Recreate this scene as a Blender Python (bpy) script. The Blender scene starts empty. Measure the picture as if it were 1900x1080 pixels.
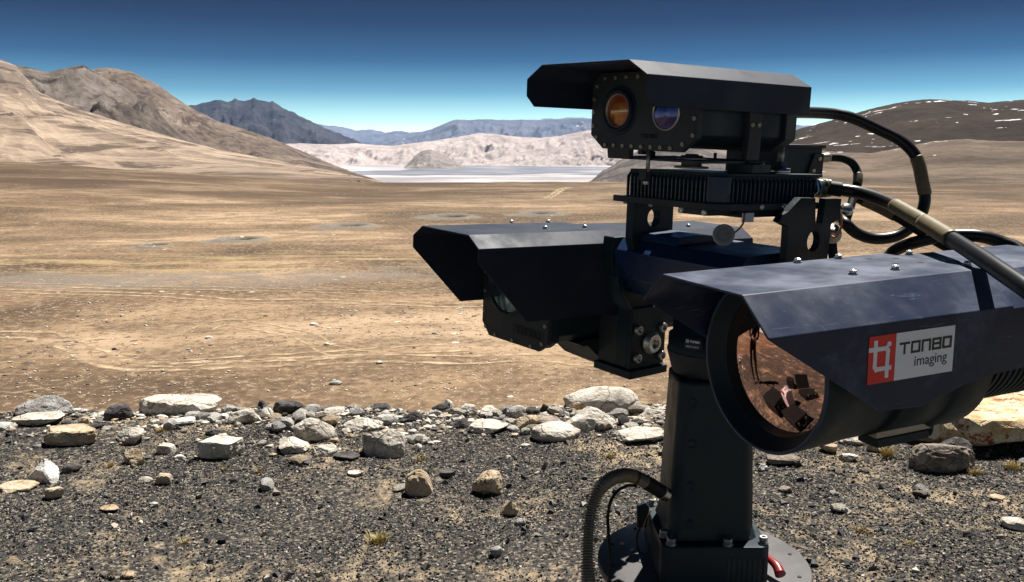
import bpy, bmesh, math, random
import numpy as np
from mathutils import Matrix, Vector

# ------------------------------------------------------------------ camera, sky, sun, exposure
SC = bpy.context.scene
COL = SC.collection
CAMZ = 1.55                                   # eye height above the gravel hilltop
FPX, W0, H0, HORIZON = 1600.0, 1900.0, 1080.0, 280.0
PITCH = math.atan((H0 / 2 - HORIZON) / FPX)
cam = bpy.data.cameras.new('camera')
cam.sensor_fit = 'HORIZONTAL'
cam.sensor_width = 36.0
cam.lens = 36.0 * FPX / W0
cam.clip_start = 0.05
cam.clip_end = 200000.0
camo = bpy.data.objects.new('camera', cam)
COL.objects.link(camo)
camo.location = (0, 0, CAMZ)
camo.rotation_euler = (math.pi / 2 - PITCH, 0, 0)
SC.camera = camo

SUN_ELEV, SUN_AZ = math.radians(58), math.radians(28)      # azimuth clockwise from +Y
world = bpy.data.worlds.new('World')
SC.world = world
world.use_nodes = True
wn, wl = world.node_tree.nodes, world.node_tree.links
wn.clear()
sky = wn.new('ShaderNodeTexSky')
sky.sky_type = 'NISHITA'
sky.sun_disc = False
sky.sun_elevation = SUN_ELEV
sky.sun_rotation = SUN_AZ
sky.altitude = 4600
sky.air_density = 1.0
sky.dust_density = 0.0
sky.ozone_density = 3.0
wtc = wn.new('ShaderNodeTexCoord')
wsep = wn.new('ShaderNodeSeparateXYZ')
wl.new(wtc.outputs['Generated'], wsep.inputs[0])
wramp = wn.new('ShaderNodeValToRGB')
wramp.color_ramp.elements[0].position = 0.0
wramp.color_ramp.elements[0].color = (1.9, 1.22, 0.76, 1)
wramp.color_ramp.elements[1].position = 0.19
wramp.color_ramp.elements[1].color = (0.004, 0.012, 0.030, 1)
for p_, c_ in ((0.015, (1.12, 0.94, 0.64)), (0.034, (0.58, 0.64, 0.46)), (0.065, (0.170, 0.285, 0.275)), (0.10, (0.034, 0.094, 0.132)), (0.14, (0.010, 0.030, 0.058))):
    e_ = wramp.color_ramp.elements.new(p_)
    e_.color = (*c_, 1)
wl.new(wsep.outputs['Z'], wramp.inputs[0])
wmul = wn.new('ShaderNodeMix')
wmul.data_type = 'RGBA'
wmul.blend_type = 'MULTIPLY'
wmul.inputs[0].default_value = 1.0
wl.new(sky.outputs[0], wmul.inputs[6])
wl.new(wramp.outputs[0], wmul.inputs[7])
wbg = wn.new('ShaderNodeBackground')
wbg.inputs['Strength'].default_value = 0.12
wl.new(wmul.outputs[2], wbg.inputs['Color'])
wo = wn.new('ShaderNodeOutputWorld')
wl.new(wbg.outputs[0], wo.inputs['Surface'])

sunl = bpy.data.lights.new('sun', 'SUN')
sunl.energy = 4.8
sunl.angle = math.radians(0.53)
sunl.color = (1.0, 0.95, 0.87)
suno = bpy.data.objects.new('sun', sunl)
COL.objects.link(suno)
SUN_DIR = Vector((math.sin(SUN_AZ) * math.cos(SUN_ELEV), math.cos(SUN_AZ) * math.cos(SUN_ELEV), math.sin(SUN_ELEV)))
suno.rotation_euler = SUN_DIR.to_track_quat('Z', 'Y').to_euler()
suno.location = (3, 6, 12)

vs = SC.view_settings
vs.view_transform = 'Standard'
vs.look = 'None'
vs.gamma = 1.0
vs.exposure = 1.15
vs.use_curve_mapping = False
SC.render.engine = 'CYCLES'
SC.cycles.use_denoising = True
SC.cycles.max_bounces = 6
SC.cycles.volume_bounces = 1
SC.cycles.sample_clamp_indirect = 8.0

# ------------------------------------------------------------------ small maths
rng = np.random.default_rng(7)
random.seed(7)
CP, SP = math.cos(PITCH), math.sin(PITCH)

def ray(px, py):
    """direction through a point of the picture; component along the view axis is 1"""
    a, b = (px - W0 / 2) / FPX, -(py - H0 / 2) / FPX
    return np.array([a, CP + b * SP, -SP + b * CP])

def at(px, py, d):
    """place in the world (metres) a depth d in front of the eye"""
    p = ray(px, py) * d
    return Vector((p[0], p[1], p[2] + CAMZ))

def _hash(ix, iy, s):
    h = (ix.astype(np.int64) * 374761393 + iy.astype(np.int64) * 668265263 + s * 1442695041) & 0xFFFFFFFF
    h = ((h ^ (h >> 13)) * 1274126177) & 0xFFFFFFFF
    h = h ^ (h >> 16)
    return (h & 0xFFFF) / 65535.0

def vnoise(x, y, s=0):
    ix, iy = np.floor(x), np.floor(y)
    fx, fy = x - ix, y - iy
    fx, fy = fx * fx * fx * (fx * (fx * 6 - 15) + 10), fy * fy * fy * (fy * (fy * 6 - 15) + 10)
    a, b = _hash(ix, iy, s), _hash(ix + 1, iy, s)
    c, d = _hash(ix, iy + 1, s), _hash(ix + 1, iy + 1, s)
    return (a * (1 - fx) + b * fx) * (1 - fy) + (c * (1 - fx) + d * fx) * fy

def fbm(x, y, s=0, o=5, g=0.5):
    t, a, n = 0.0, 1.0, 0.0
    for k in range(o):
        t = t + a * (vnoise(x * 2 ** k + 17.3 * k, y * 2 ** k - 9.1 * k, s + k) - 0.5)
        n += a
        a *= g
    return t / n * 2

def ridged(x, y, s=0, o=5):
    t, a, n = 0.0, 1.0, 0.0
    for k in range(o):
        v = 1 - np.abs(2 * vnoise(x * 2 ** k + 5.7 * k, y * 2 ** k + 3.3 * k, s + k) - 1)
        t = t + a * v * v
        n += a
        a *= 0.5
    return t / n

def sstep(a, b, x):
    t = np.clip((x - a) / (b - a), 0, 1)
    return t * t * (3 - 2 * t)

# ------------------------------------------------------------------ object helpers
def tag(o, label=None, cat=None, group=None, kind=None):
    if label: o['label'] = label
    if cat: o['category'] = cat
    if group: o['group'] = group
    if kind: o['kind'] = kind
    return o

def link(o, parent=None):
    COL.objects.link(o)
    if parent is not None:
        o.parent = parent
    return o

def mesh_np(name, v, f, mat, parent=None, smooth=False, col=None):
    """big mesh from arrays: v (n,3), f (m,3) or (m,4)"""
    v, f = np.asarray(v, np.float32), np.asarray(f, np.int32)
    me = bpy.data.meshes.new(name)
    me.vertices.add(len(v))
    me.vertices.foreach_set('co', v.ravel())
    k = f.shape[1]
    me.loops.add(len(f) * k)
    me.loops.foreach_set('vertex_index', f.ravel())
    me.polygons.add(len(f))
    me.polygons.foreach_set('loop_start', np.arange(0, len(f) * k, k, dtype=np.int32))
    me.polygons.foreach_set('loop_total', np.full(len(f), k, np.int32))
    me.polygons.foreach_set('use_smooth', np.full(len(f), bool(smooth)))
    if col is not None:
        ca = me.color_attributes.new('tint', 'FLOAT_COLOR', 'POINT')
        ca.data.foreach_set('color', np.asarray(col, np.float32).ravel())
    me.update(calc_edges=True)
    me.validate()
    if mat: me.materials.append(mat)
    return link(bpy.data.objects.new(name, me), parent)

class MB:
    """collects boxes, prisms, cylinders and tubes, then links them as one mesh"""
    def __init__(s): s.v, s.f, s.sm = [], [], []
    def add(s, vs_, fs, smooth=False):
        n = len(s.v)
        s.v += [tuple(p) for p in vs_]
        s.f += [tuple(i + n for i in q) for q in fs]
        s.sm += [smooth] * len(fs)
        return s
    def box(s, x0, x1, y0, y1, z0, z1):
        return s.add([(x, y, z) for x in (x0, x1) for y in (y0, y1) for z in (z0, z1)],
                     [(0, 1, 3, 2), (4, 6, 7, 5), (0, 4, 5, 1), (2, 3, 7, 6), (0, 2, 6, 4), (1, 5, 7, 3)])
    def prism(s, poly, axis, a, b):
        """polygon in the two other axes (cyclic order), extruded from a to b along axis"""
        def mk(p, t):
            return {0: (t, p[0], p[1]), 1: (p[0], t, p[1]), 2: (p[0], p[1], t)}[axis]
        n = len(poly)
        vv = [mk(p, a) for p in poly] + [mk(p, b) for p in poly]
        ff = [tuple(range(n)), tuple(range(2 * n - 1, n - 1, -1))]
        ff += [(i, i + n, (i + 1) % n + n, (i + 1) % n) for i in range(n)]
        return s.add(vv, ff)
    def cyl(s, p0, p1, r0, r1=None, n=24, cap=True, smooth=True):
        r1 = r0 if r1 is None else r1
        p0, p1 = Vector(p0), Vector(p1)
        d = (p1 - p0).normalized()
        u = d.orthogonal().normalized()
        w = d.cross(u)
        vv = []
        for p, r in ((p0, r0), (p1, r1)):
            for i in range(n):
                t = 2 * math.pi * i / n
                vv.append(p + u * (math.cos(t) * r) + w * (math.sin(t) * r))
        s.add(vv, [(i, (i + 1) % n, (i + 1) % n + n, i + n) for i in range(n)], smooth)
        if cap:
            s.add(vv[:n], [tuple(range(n - 1, -1, -1))])
            s.add(vv[n:], [tuple(range(n))])
        return s
    def lathe(s, p0, d, prof, n=48, smooth=True):
        """profile [(along, radius)...] turned round the axis d through p0"""
        p0, d = Vector(p0), Vector(d).normalized()
        u = d.orthogonal().normalized()
        w = d.cross(u)
        vv = []
        for a, r in prof:
            for i in range(n):
                t = 2 * math.pi * i / n
                vv.append(p0 + d * a + u * (math.cos(t) * r) + w * (math.sin(t) * r))
        ff = []
        for k in range(len(prof) - 1):
            for i in range(n):
                j = (i + 1) % n
                ff.append((k * n + i, k * n + j, (k + 1) * n + j, (k + 1) * n + i))
        return s.add(vv, ff, smooth)
    def tube(s, pts, r, n=12, rf=None, cap=True):
        """tube along a list of points; rf(i) may vary the radius"""
        pts = [Vector(p) for p in pts]
        t0 = (pts[1] - pts[0]).normalized()
        u = t0.orthogonal().normalized()
        vv = []
        m = len(pts)
        for k, p in enumerate(pts):
            t = (pts[min(k + 1, m - 1)] - pts[max(k - 1, 0)]).normalized()
            u = (u - t * u.dot(t)).normalized()
            w = t.cross(u)
            rr = rf(k) if rf else r
            for i in range(n):
                a = 2 * math.pi * i / n
                vv.append(p + u * (math.cos(a) * rr) + w * (math.sin(a) * rr))
        ff = [(k * n + i, k * n + (i + 1) % n, (k + 1) * n + (i + 1) % n, (k + 1) * n + i) for k in range(m - 1) for i in range(n)]
        s.add(vv, ff, True)
        if cap:
            s.add(vv[:n], [tuple(range(n - 1, -1, -1))])
            s.add(vv[-n:], [tuple(range(n))])
        return s
    def build(s, name, mat, parent=None, bevel=0.0, solid=0.0):
        me = bpy.data.meshes.new(name)
        me.from_pydata([tuple(p) for p in s.v], [], s.f)
        bm = bmesh.new()
        bm.from_mesh(me)
        if not solid:
            bmesh.ops.remove_doubles(bm, verts=bm.verts, dist=1e-6)
        bmesh.ops.recalc_face_normals(bm, faces=bm.faces)
        sm = s.sm
        if len(bm.faces) == len(sm):
            for f_, q in zip(bm.faces, sm): f_.smooth = q
        bm.to_mesh(me)
        bm.free()
        if mat: me.materials.append(mat)
        o = link(bpy.data.objects.new(name, me), parent)
        if solid:
            m = o.modifiers.new('thickness', 'SOLIDIFY')
            m.thickness = solid
            m.offset = -1
            m.use_even_offset = True
        if bevel:
            m = o.modifiers.new('edges', 'BEVEL')
            m.width = bevel
            m.segments = 2
            m.limit_method = 'ANGLE'
            m.angle_limit = math.radians(40)
            m.harden_normals = False
        return o

def copy_tree(o, parent=None):
    c = o.copy()
    link(c, parent)
    for ch in o.children: copy_tree(ch, c)
    return c

def empty(name, M=None, parent=None):
    o = bpy.data.objects.new(name, None)
    o.empty_display_size = 0.1
    link(o, parent)
    if M is not None: o.matrix_world = M
    return o

def frame(ox, oy, oz, yaw, pitch, roll):
    """X forward, Y left, Z up; origin given relative to the eye"""
    return (Matrix.Translation((ox, oy, oz + CAMZ)) @ Matrix.Rotation(yaw, 4, 'Z')
            @ Matrix.Rotation(pitch, 4, 'Y') @ Matrix.Rotation(roll, 4, 'X'))

def spline(pts, n=10):
    pts = [Vector(p) for p in pts]
    out = []
    q = [pts[0] * 2 - pts[1]] + pts + [pts[-1] * 2 - pts[-2]]
    for i in range(1, len(q) - 2):
        a, b, c, d = q[i - 1:i + 3]
        for k in range(n):
            t = k / n
            out.append(0.5 * ((2 * b) + (c - a) * t + (2 * a - 5 * b + 4 * c - d) * t * t + (3 * b - a - 3 * c + d) * t ** 3))
    out.append(pts[-1])
    return out

# ------------------------------------------------------------------ materials
class NT:
    """terse node building"""
    def __init__(s, name):
        s.m = bpy.data.materials.new(name)
        s.m.use_nodes = True
        s.n, s.l = s.m.node_tree.nodes, s.m.node_tree.links
        s.b = s.n['Principled BSDF']
        s._pos = None
    def new(s, t, **kw):
        o = s.n.new(t)
        for k, v in kw.items(): setattr(o, k, v)
        return o
    def pos(s):
        if s._pos is None: s._pos = s.new('ShaderNodeNewGeometry').outputs['Position']
        return s._pos
    def objc(s): return s.new('ShaderNodeTexCoord').outputs['Object']
    def mapping(s, src, scale=(1, 1, 1), rot=(0, 0, 0)):
        m = s.new('ShaderNodeMapping')
        m.inputs['Scale'].default_value = scale
        m.inputs['Rotation'].default_value = rot
        s.l.new(src, m.inputs['Vector'])
        return m.outputs[0]
    def noise(s, src, scale, detail=5, rough=0.55, dist=0.0):
        n = s.new('ShaderNodeTexNoise')
        n.inputs['Scale'].default_value = scale
        n.inputs['Detail'].default_value = detail
        n.inputs['Roughness'].default_value = rough
        n.inputs['Distortion'].default_value = dist
        s.l.new(src, n.inputs['Vector'])
        return n.outputs['Fac']
    def vor(s, src, scale, feature='F1', out='Distance'):
        n = s.new('ShaderNodeTexVoronoi', feature=feature)
        n.inputs['Scale'].default_value = scale
        s.l.new(src, n.inputs['Vector'])
        return n.outputs[out]
    def ramp(s, fac, stops, interp='LINEAR'):
        r = s.new('ShaderNodeValToRGB')
        r.color_ramp.interpolation = interp
        e = r.color_ramp.elements
        while len(e) < len(stops): e.new(0.5)
        for q, (p, c) in zip(e, stops):
            q.position = p
            q.color = (*c, 1) if not isinstance(c, (int, float)) else (c, c, c, 1)
        s.l.new(fac, r.inputs[0])
        return r.outputs[0]
    def mix(s, fac, a, b, mode='MIX'):
        m = s.new('ShaderNodeMix', data_type='RGBA', blend_type=mode)
        for sock, v in ((m.inputs[0], fac), (m.inputs[6], a), (m.inputs[7], b)):
            if isinstance(v, (int, float)): sock.default_value = v
            elif isinstance(v, tuple): sock.default_value = (*v, 1)
            else: s.l.new(v, sock)
        return m.outputs[2]
    def math(s, op, a, b=0.0, clamp=False):
        m = s.new('ShaderNodeMath', operation=op, use_clamp=clamp)
        for sock, v in zip(m.inputs, (a, b)):
            if isinstance(v, (int, float)): sock.default_value = v
            else: s.l.new(v, sock)
        return m.outputs[0]
    def mrange(s, v, a, b, c=0.0, d=1.0, smooth=True):
        m = s.new('ShaderNodeMapRange', interpolation_type='SMOOTHSTEP' if smooth else 'LINEAR')
        s.l.new(v, m.inputs[0])
        for i, q in enumerate((a, b, c, d)): m.inputs[1 + i].default_value = q
        return m.outputs[0]
    def xyz(s, src):
        m = s.new('ShaderNodeSeparateXYZ')
        s.l.new(src, m.inputs[0])
        return m.outputs
    def bump(s, h, strength=0.3, dist=0.01):
        b = s.new('ShaderNodeBump')
        b.inputs['Strength'].default_value = strength
        b.inputs['Distance'].default_value = dist
        s.l.new(h, b.inputs['Height'])
        s.l.new(b.outputs[0], s.b.inputs['Normal'])
    def set(s, color=None, rough=None, metal=None, spec=None):
        for k, v in (('Base Color', color), ('Roughness', rough), ('Metallic', metal), ('Specular IOR Level', spec)):
            if v is None: continue
            if isinstance(v, (int, float)): s.b.inputs[k].default_value = v
            elif isinstance(v, tuple): s.b.inputs[k].default_value = (*v, 1)
            else: s.l.new(v, s.b.inputs[k])
        return s

def mat_metal_paint(name, base, rough=0.45, dust=0.25, dustcol=(0.16, 0.15, 0.14), spec=0.5, grain=0.15):
    t = NT(name)
    p = t.objc()
    n1 = t.noise(p, 9, 6, 0.6)
    n2 = t.noise(p, 70, 4, 0.6)
    d = t.mrange(n1, 0.48, 0.75, 0.0, dust)
    c = t.mix(d, base, dustcol)
    c = t.mix(t.mrange(n2, 0.3, 0.7, 0, grain), c, tuple(min(1, x * 1.7 + 0.004) for x in base))
    st = t.noise(t.mapping(p, (3, 22, 22), (0.2, 0.3, 0.4)), 6, 5, 0.75, 0.6)
    c = t.mix(t.mrange(st, 0.60, 0.72, 0, dust * 0.9), c, dustcol)
    sp = t.noise(p, 260, 3, 0.7)
    c = t.mix(t.mrange(sp, 0.66, 0.74, 0, dust), c, dustcol)
    t.set(c, t.mrange(n1, 0.3, 0.7, rough - 0.10, rough + 0.18), 0.0, spec)
    t.bump(t.noise(p, 900, 2), 0.08, 0.0006)
    return t.m

M = {}
M['black'] = mat_metal_paint('black_powder_coat', (0.0100, 0.0205, 0.0285), dust=0.3, dustcol=(0.032, 0.042, 0.048), spec=0.2)
M['black_dusty'] = mat_metal_paint('dusty_black_powder_coat', (0.017, 0.027, 0.058), 0.42, 0.8, (0.105, 0.135, 0.205), 0.22)
M['hood'] = mat_metal_paint('dark_grey_powder_coat', (0.017, 0.024, 0.042), 0.52, 0.4, (0.050, 0.053, 0.062), 0.12)
M['grey'] = mat_metal_paint('grey_powder_coat', (0.025, 0.030, 0.035), 0.5, 0.3, (0.06, 0.058, 0.056), 0.22)
M['plate'] = mat_metal_paint('worn_grey_plate', (0.085, 0.082, 0.085), 0.5, 0.5, (0.15, 0.14, 0.13), 0.3)
M['anod'] = mat_metal_paint('black_anodised', (0.016, 0.030, 0.050), 0.28, 0.2, (0.06, 0.07, 0.08), 0.3)

M['sky_sheen'] = mat_metal_paint('painted_sky_sheen', (0.008, 0.024, 0.075), 0.32, 0.2, (0.03, 0.06, 0.15))  # blue sheen of the reflected sky put into the base colour

def mat_simple(name, c, rough=0.5, metal=0.0, spec=0.5, var=0.25, sc=60):
    t = NT(name)
    n = t.noise(t.objc(), sc, 4)
    t.set(t.mix(t.mrange(n, 0.35, 0.65, 0, var), c, tuple(x * 0.55 for x in c)), rough, metal, spec)
    return t.m
M['steel'] = mat_simple('bright_steel', (0.62, 0.62, 0.60), 0.28, 1.0)
M['steel_dull'] = mat_simple('dull_steel', (0.42, 0.40, 0.37), 0.42, 0.9)
M['brass'] = mat_simple('tan_screw', (0.36, 0.30, 0.22), 0.45, 0.7)
M['hole'] = mat_simple('dark_hole', (0.004, 0.004, 0.005), 0.8)
M['rubber'] = mat_simple('black_rubber', (0.009, 0.010, 0.012), 0.36, 0, 0.3)
M['rubber_matt'] = mat_simple('matt_black_rubber', (0.010, 0.011, 0.012), 0.6, 0, 0.2)
M['tape'] = mat_simple('tan_tape', (0.15, 0.12, 0.065), 0.5, 0, 0.4, 0.5, 120)
M['olive'] = mat_simple('olive_connector', (0.085, 0.08, 0.045), 0.35, 0.4, 0.5)
M['blue_ring'] = mat_simple('blue_ring', (0.03, 0.12, 0.32), 0.4)
M['copper'] = mat_simple('copper_wire', (0.45, 0.17, 0.08), 0.4, 0.3)
M['white_tag'] = mat_simple('white_tag', (0.55, 0.56, 0.58), 0.5)
M['red_plastic'] = mat_simple('red_plastic', (0.22, 0.008, 0.010), 0.35)
M['hose'] = mat_simple('grey_conduit', (0.17, 0.15, 0.125), 0.42, 0.2, 0.5, 0.3)
M['label_white'] = mat_simple('label_white', (0.72, 0.79, 0.90), 0.45, 0, 0.4, 0.08, 40)
M['label_red'] = mat_simple('label_red', (0.66, 0.03, 0.025), 0.45, 0, 0.4, 0.15, 40)
M['ink'] = mat_simple('label_ink', (0.015, 0.015, 0.018), 0.5)
M['ink_grey'] = mat_simple('grey_print', (0.40, 0.41, 0.42), 0.5)
M['axle'] = mat_simple('turned_axle', (0.55, 0.52, 0.47), 0.35, 0.8)
M['alu'] = mat_simple('grey_aluminium', (0.30, 0.30, 0.28), 0.4, 0.7)

def mat_glass(name, c1, c2, metal=0.9, rough=0.06):
    t = NT(name)
    f = t.mrange(t.noise(t.objc(), 26, 2), 0.35, 0.65)
    t.set(t.ramp(f, [(0.1, c1), (0.7, c2)]), rough, metal, 0.8)
    return t.m
M['lens_amber'] = mat_glass('amber_coated_glass', (0.42, 0.16, 0.02), (0.30, 0.06, 0.03), 0.15, 0.10)  # amber coating; glow of the reflected sunlit land put into its diffuse colour
M['lens_blue'] = mat_glass('blue_coated_glass', (0.008, 0.010, 0.075), (0.05, 0.03, 0.14), 0.6, 0.08)
M['lens_cyan'] = mat_glass('pale_blue_glass', (0.10, 0.17, 0.20), (0.2, 0.3, 0.35), 0.8, 0.1)
M['mirror_lens'] = mat_simple('copper_tinted_mirror_glass', (0.54, 0.35, 0.30), 0.035, 1.0, 0.5, 0.0)

# ------------------------------------------------------------------ the land
PLAIN = -12.0
VALLEY = -163.0
def plane_hit(px, py, z):
    d = ray(px, py)
    t = (z - CAMZ) / d[2]
    return d[0] * t, d[1] * t
PITS = [(*plane_hit(448, 446, PLAIN), 2.5), (*plane_hit(650, 421, PLAIN), 3.1), (*plane_hit(838, 403, PLAIN), 3.4),
        (*plane_hit(1003, 398, PLAIN), 3.3), (*plane_hit(288, 458, PLAIN), 1.5)]
BANK = [plane_hit(px, py, PLAIN) for px, py in ((-500, 484), (-250, 488), (0, 492), (110, 498), (200, 494), (300, 503), (430, 504), (560, 506), (760, 507), (900, 500), (1100, 498), (1400, 500), (1700, 497), (2300, 492))]
BANK2 = [plane_hit(px, py, PLAIN) for px, py in ((-500, 470), (0, 472), (200, 472), (380, 476), (560, 476), (760, 472), (1000, 470), (1400, 474), (2300, 470))]

def hgt(x, y):
    """height of the ground at x (right), y (ahead)"""
    x, y = np.asarray(x, float), np.asarray(y, float)
    near = 0.05 * fbm(x * 0.5, y * 0.5, 3, 3) + 0.018 * fbm(x * 3, y * 3, 5, 3)
    ye = 5.0 + 0.25 * fbm(x * 0.35, y * 0 + 2, 11, 2) + 0.10 * fbm(x * 2, y * 0 + 5, 12, 2)
    u = np.clip((y - ye) / 26, 0, 1)
    drop = 1 - (1 - u) ** 2
    ub = np.clip((-y - 22) / 60, 0, 1)
    drop = np.maximum(drop, ub * ub * (3 - 2 * ub))
    plain = PLAIN + 0.35 * fbm(x / 40, y / 40, 21, 4) * sstep(20, 60, np.abs(y)) + 0.10 * fbm(x / 6, y / 6, 22, 3)
    # dry stream banks: small cut steps along two lines
    for k, (ln, dp) in enumerate(((BANK, 0.55), (BANK2, 0.3))):
        bx, by = np.array([p[0] for p in ln]), np.array([p[1] for p in ln])
        yb = np.interp(x, bx, by) + 1.6 * fbm(x / 9, x * 0 + 3.1, 31 + k, 4)
        dy = y - yb
        amp = dp * (0.55 + 0.75 * fbm(x / 14, x * 0 + 1.0, 41 + k, 3))
        plain = plain - np.clip(amp, 0, 2) * (sstep(0, 0.9, dy) - sstep(2, 9, dy))
    for px_, py_, pr in PITS:
        q = np.sqrt(((x - px_) / pr) ** 2 + ((y - py_) / (pr * 1.15)) ** 2) + 0.15 * fbm(x / 2, y / 2, 51, 2)
        plain = plain - 2.2 * (1 - sstep(0.40, 0.95, q)) + 0.42 * np.exp(-((q - 1.25) / 0.35) ** 2)
    # the far rim of the plain and the fall to the valley
    az = x / np.maximum(np.abs(y), 1)
    rise = 9.5 * sstep(0.12, 0.62, -az) * sstep(140, 420, y)
    ey = 372 + 26 * fbm(x / 130, x * 0 + 9, 61, 3)
    v = np.clip((y - ey) / 1500, 0, 1)
    vd = 1 - (1 - v) ** 2
    far = plain + rise + (VALLEY - PLAIN) * vd
    far = np.where(np.hypot(x, y) > 4200, VALLEY, far)
    return near * (1 - drop) + far * drop

def hit(px, py):
    """where the line of sight through a point of the picture meets the hilltop, or else the plain"""
    d = ray(px, py)
    z = 0.0 if py > 735 else PLAIN
    for _ in range(4):
        t = (z - CAMZ) / d[2]
        z = float(hgt(d[0] * t, d[1] * t)) if (d[1] * t < 5.0 or py <= 735) else 0.0
    return d[0] * t, d[1] * t, t

def mat_ground():
    t = NT('ground_soil')
    P = t.pos()
    X, Y, Z = t.xyz(P)
    # hilltop: dark grit with sandy patches
    a = t.noise(P, 1.3, 6, 0.62)
    b = t.noise(P, 14, 5, 0.7)
    c = t.vor(P, 95, 'F1', 'Color')
    cs = t.xyz(c)
    grit = t.ramp(cs[0], [(0.0, (0.018, 0.019, 0.021)), (0.5, (0.045, 0.043, 0.041)), (0.8, (0.10, 0.088, 0.075)), (1.0, (0.28, 0.24, 0.185))])
    sand = t.mix(t.noise(P, 60, 3), (0.30, 0.225, 0.14), (0.45, 0.36, 0.25))
    sel = t.mrange(t.math('ADD', t.math('MULTIPLY', a, 0.65), t.math('MULTIPLY', b, 0.35)), 0.50, 0.64)
    top = t.mix(sel, grit, sand)
    # plain: tan and brown
    n1 = t.noise(t.mapping(P, (0.6, 1, 1)), 0.03, 6, 0.62, 0.6)
    n2 = t.noise(t.mapping(P, (0.6, 1, 1)), 0.22, 6, 0.66)
    n3 = t.noise(P, 1.6, 6, 0.72)
    pl = t.ramp(n1, [(0.38, (0.078, 0.052, 0.034)), (0.46, (0.150, 0.100, 0.062)), (0.53, (0.250, 0.170, 0.106)), (0.60, (0.365, 0.262, 0.172))])
    pl = t.mix(t.mrange(n2, 0.44, 0.60, 0, 0.65), pl, (0.110, 0.075, 0.049))
    pl = t.mix(t.mrange(n3, 0.52, 0.62, 0, 0.65), pl, (0.29, 0.225, 0.152))
    pl = t.mix(t.mrange(n3, 0.48, 0.38, 0, 0.75), pl, (0.075, 0.055, 0.038))
    # yellow grass band by the dry stream, grey silt beside it
    wob = t.math('MULTIPLY', t.math('SUBTRACT', t.noise(t.mapping(P, (0.5, 1, 1)), 0.06, 5, 0.6), 0.5), 34.0)
    yy = t.math('ADD', Y, wob)
    n4 = t.noise(t.mapping(P, (0.06, 1, 1)), 0.5, 6, 0.7, 1.0)
    g1 = t.math('MULTIPLY', t.math('MULTIPLY', t.mrange(yy, 94, 100), t.mrange(yy, 120, 112)), t.mrange(n4, 0.45, 0.56))
    pl = t.mix(t.math('MULTIPLY', g1, t.mrange(n2, 0.40, 0.58, 0.0, 0.55)), pl, (0.40, 0.30, 0.16))
    g2 = t.math('MULTIPLY', t.mrange(yy, 84, 90), t.mrange(yy, 103, 96))
    pl = t.mix(t.math('MULTIPLY', g2, t.mrange(n2, 0.36, 0.55, 0.0, 0.75)), pl, (0.17, 0.145, 0.125))
    # dark stony rim of the plain
    fr_ = t.mrange(t.math('ADD', Y, t.math('MULTIPLY', wob, 2.0)), 190, 265)
    pl = t.mix(t.math('MULTIPLY', fr_, t.mrange(n1, 0.32, 0.62, 0.97, 0.5)), pl, (0.066, 0.045, 0.031))
    # dug-out pits: grey spoil round each
    for px_, py_, pr_ in PITS:
        dx = t.math('DIVIDE', t.math('SUBTRACT', X, px_ - 0.8), pr_ * 2.3)
        dy = t.math('DIVIDE', t.math('SUBTRACT', Y, py_ - 0.5), pr_ * 2.0)
        q_ = t.math('ADD', t.math('SQRT', t.math('ADD', t.math('MULTIPLY', dx, dx), t.math('MULTIPLY', dy, dy))), t.math('MULTIPLY', t.math('SUBTRACT', n3, 0.5), 0.9))
        pl = t.mix(t.mrange(q_, 1.05, 0.75, 0, 0.8), pl, (0.17, 0.155, 0.135))
    # loose pale and dark stones too small to make out
    for vs_, th_, am in ((0.6, 0.20, 0.42), (1.9, 0.16, 0.60), (5.0, 0.30, 0.62)):
        v1 = t.vor(P, vs_, 'F1', 'Distance')
        vc = t.xyz(t.vor(P, vs_, 'F1', 'Color'))
        sp = t.math('MULTIPLY', t.math('LESS_THAN', v1, t.math('MULTIPLY', vc[1], th_)), t.math('GREATER_THAN', vc[0], am))
        pl = t.mix(t.math('MULTIPLY', sp, 0.85), pl, t.ramp(vc[2], [(0.25 if vs_ > 1 else 0.72, (0.06, 0.05, 0.045)), (0.42 if vs_ > 1 else 0.85, (0.48, 0.42, 0.34)), (1, (0.62, 0.58, 0.5))]))
    col = t.mix(t.mrange(Z, -3.0, -1.0), pl, top)
    # valley floor: pale salt and silt
    vn = t.noise(t.mapping(P, (0.4, 1, 1)), 0.0022, 8, 0.7)
    val = t.ramp(vn, [(0.40, (0.23, 0.215, 0.225)), (0.50, (0.35, 0.33, 0.34)), (0.60, (0.56, 0.53, 0.54))])
    col = t.mix(t.mrange(Z, -40, -110), col, val)
    t.set(col, 0.95, 0, 0.1)
    h = t.math('ADD', t.math('MULTIPLY', t.noise(P, 45, 6, 0.75), 0.02), t.math('MULTIPLY', n3, 0.10))
    t.bump(h, 0.7, 1.0)
    return t.m

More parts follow.
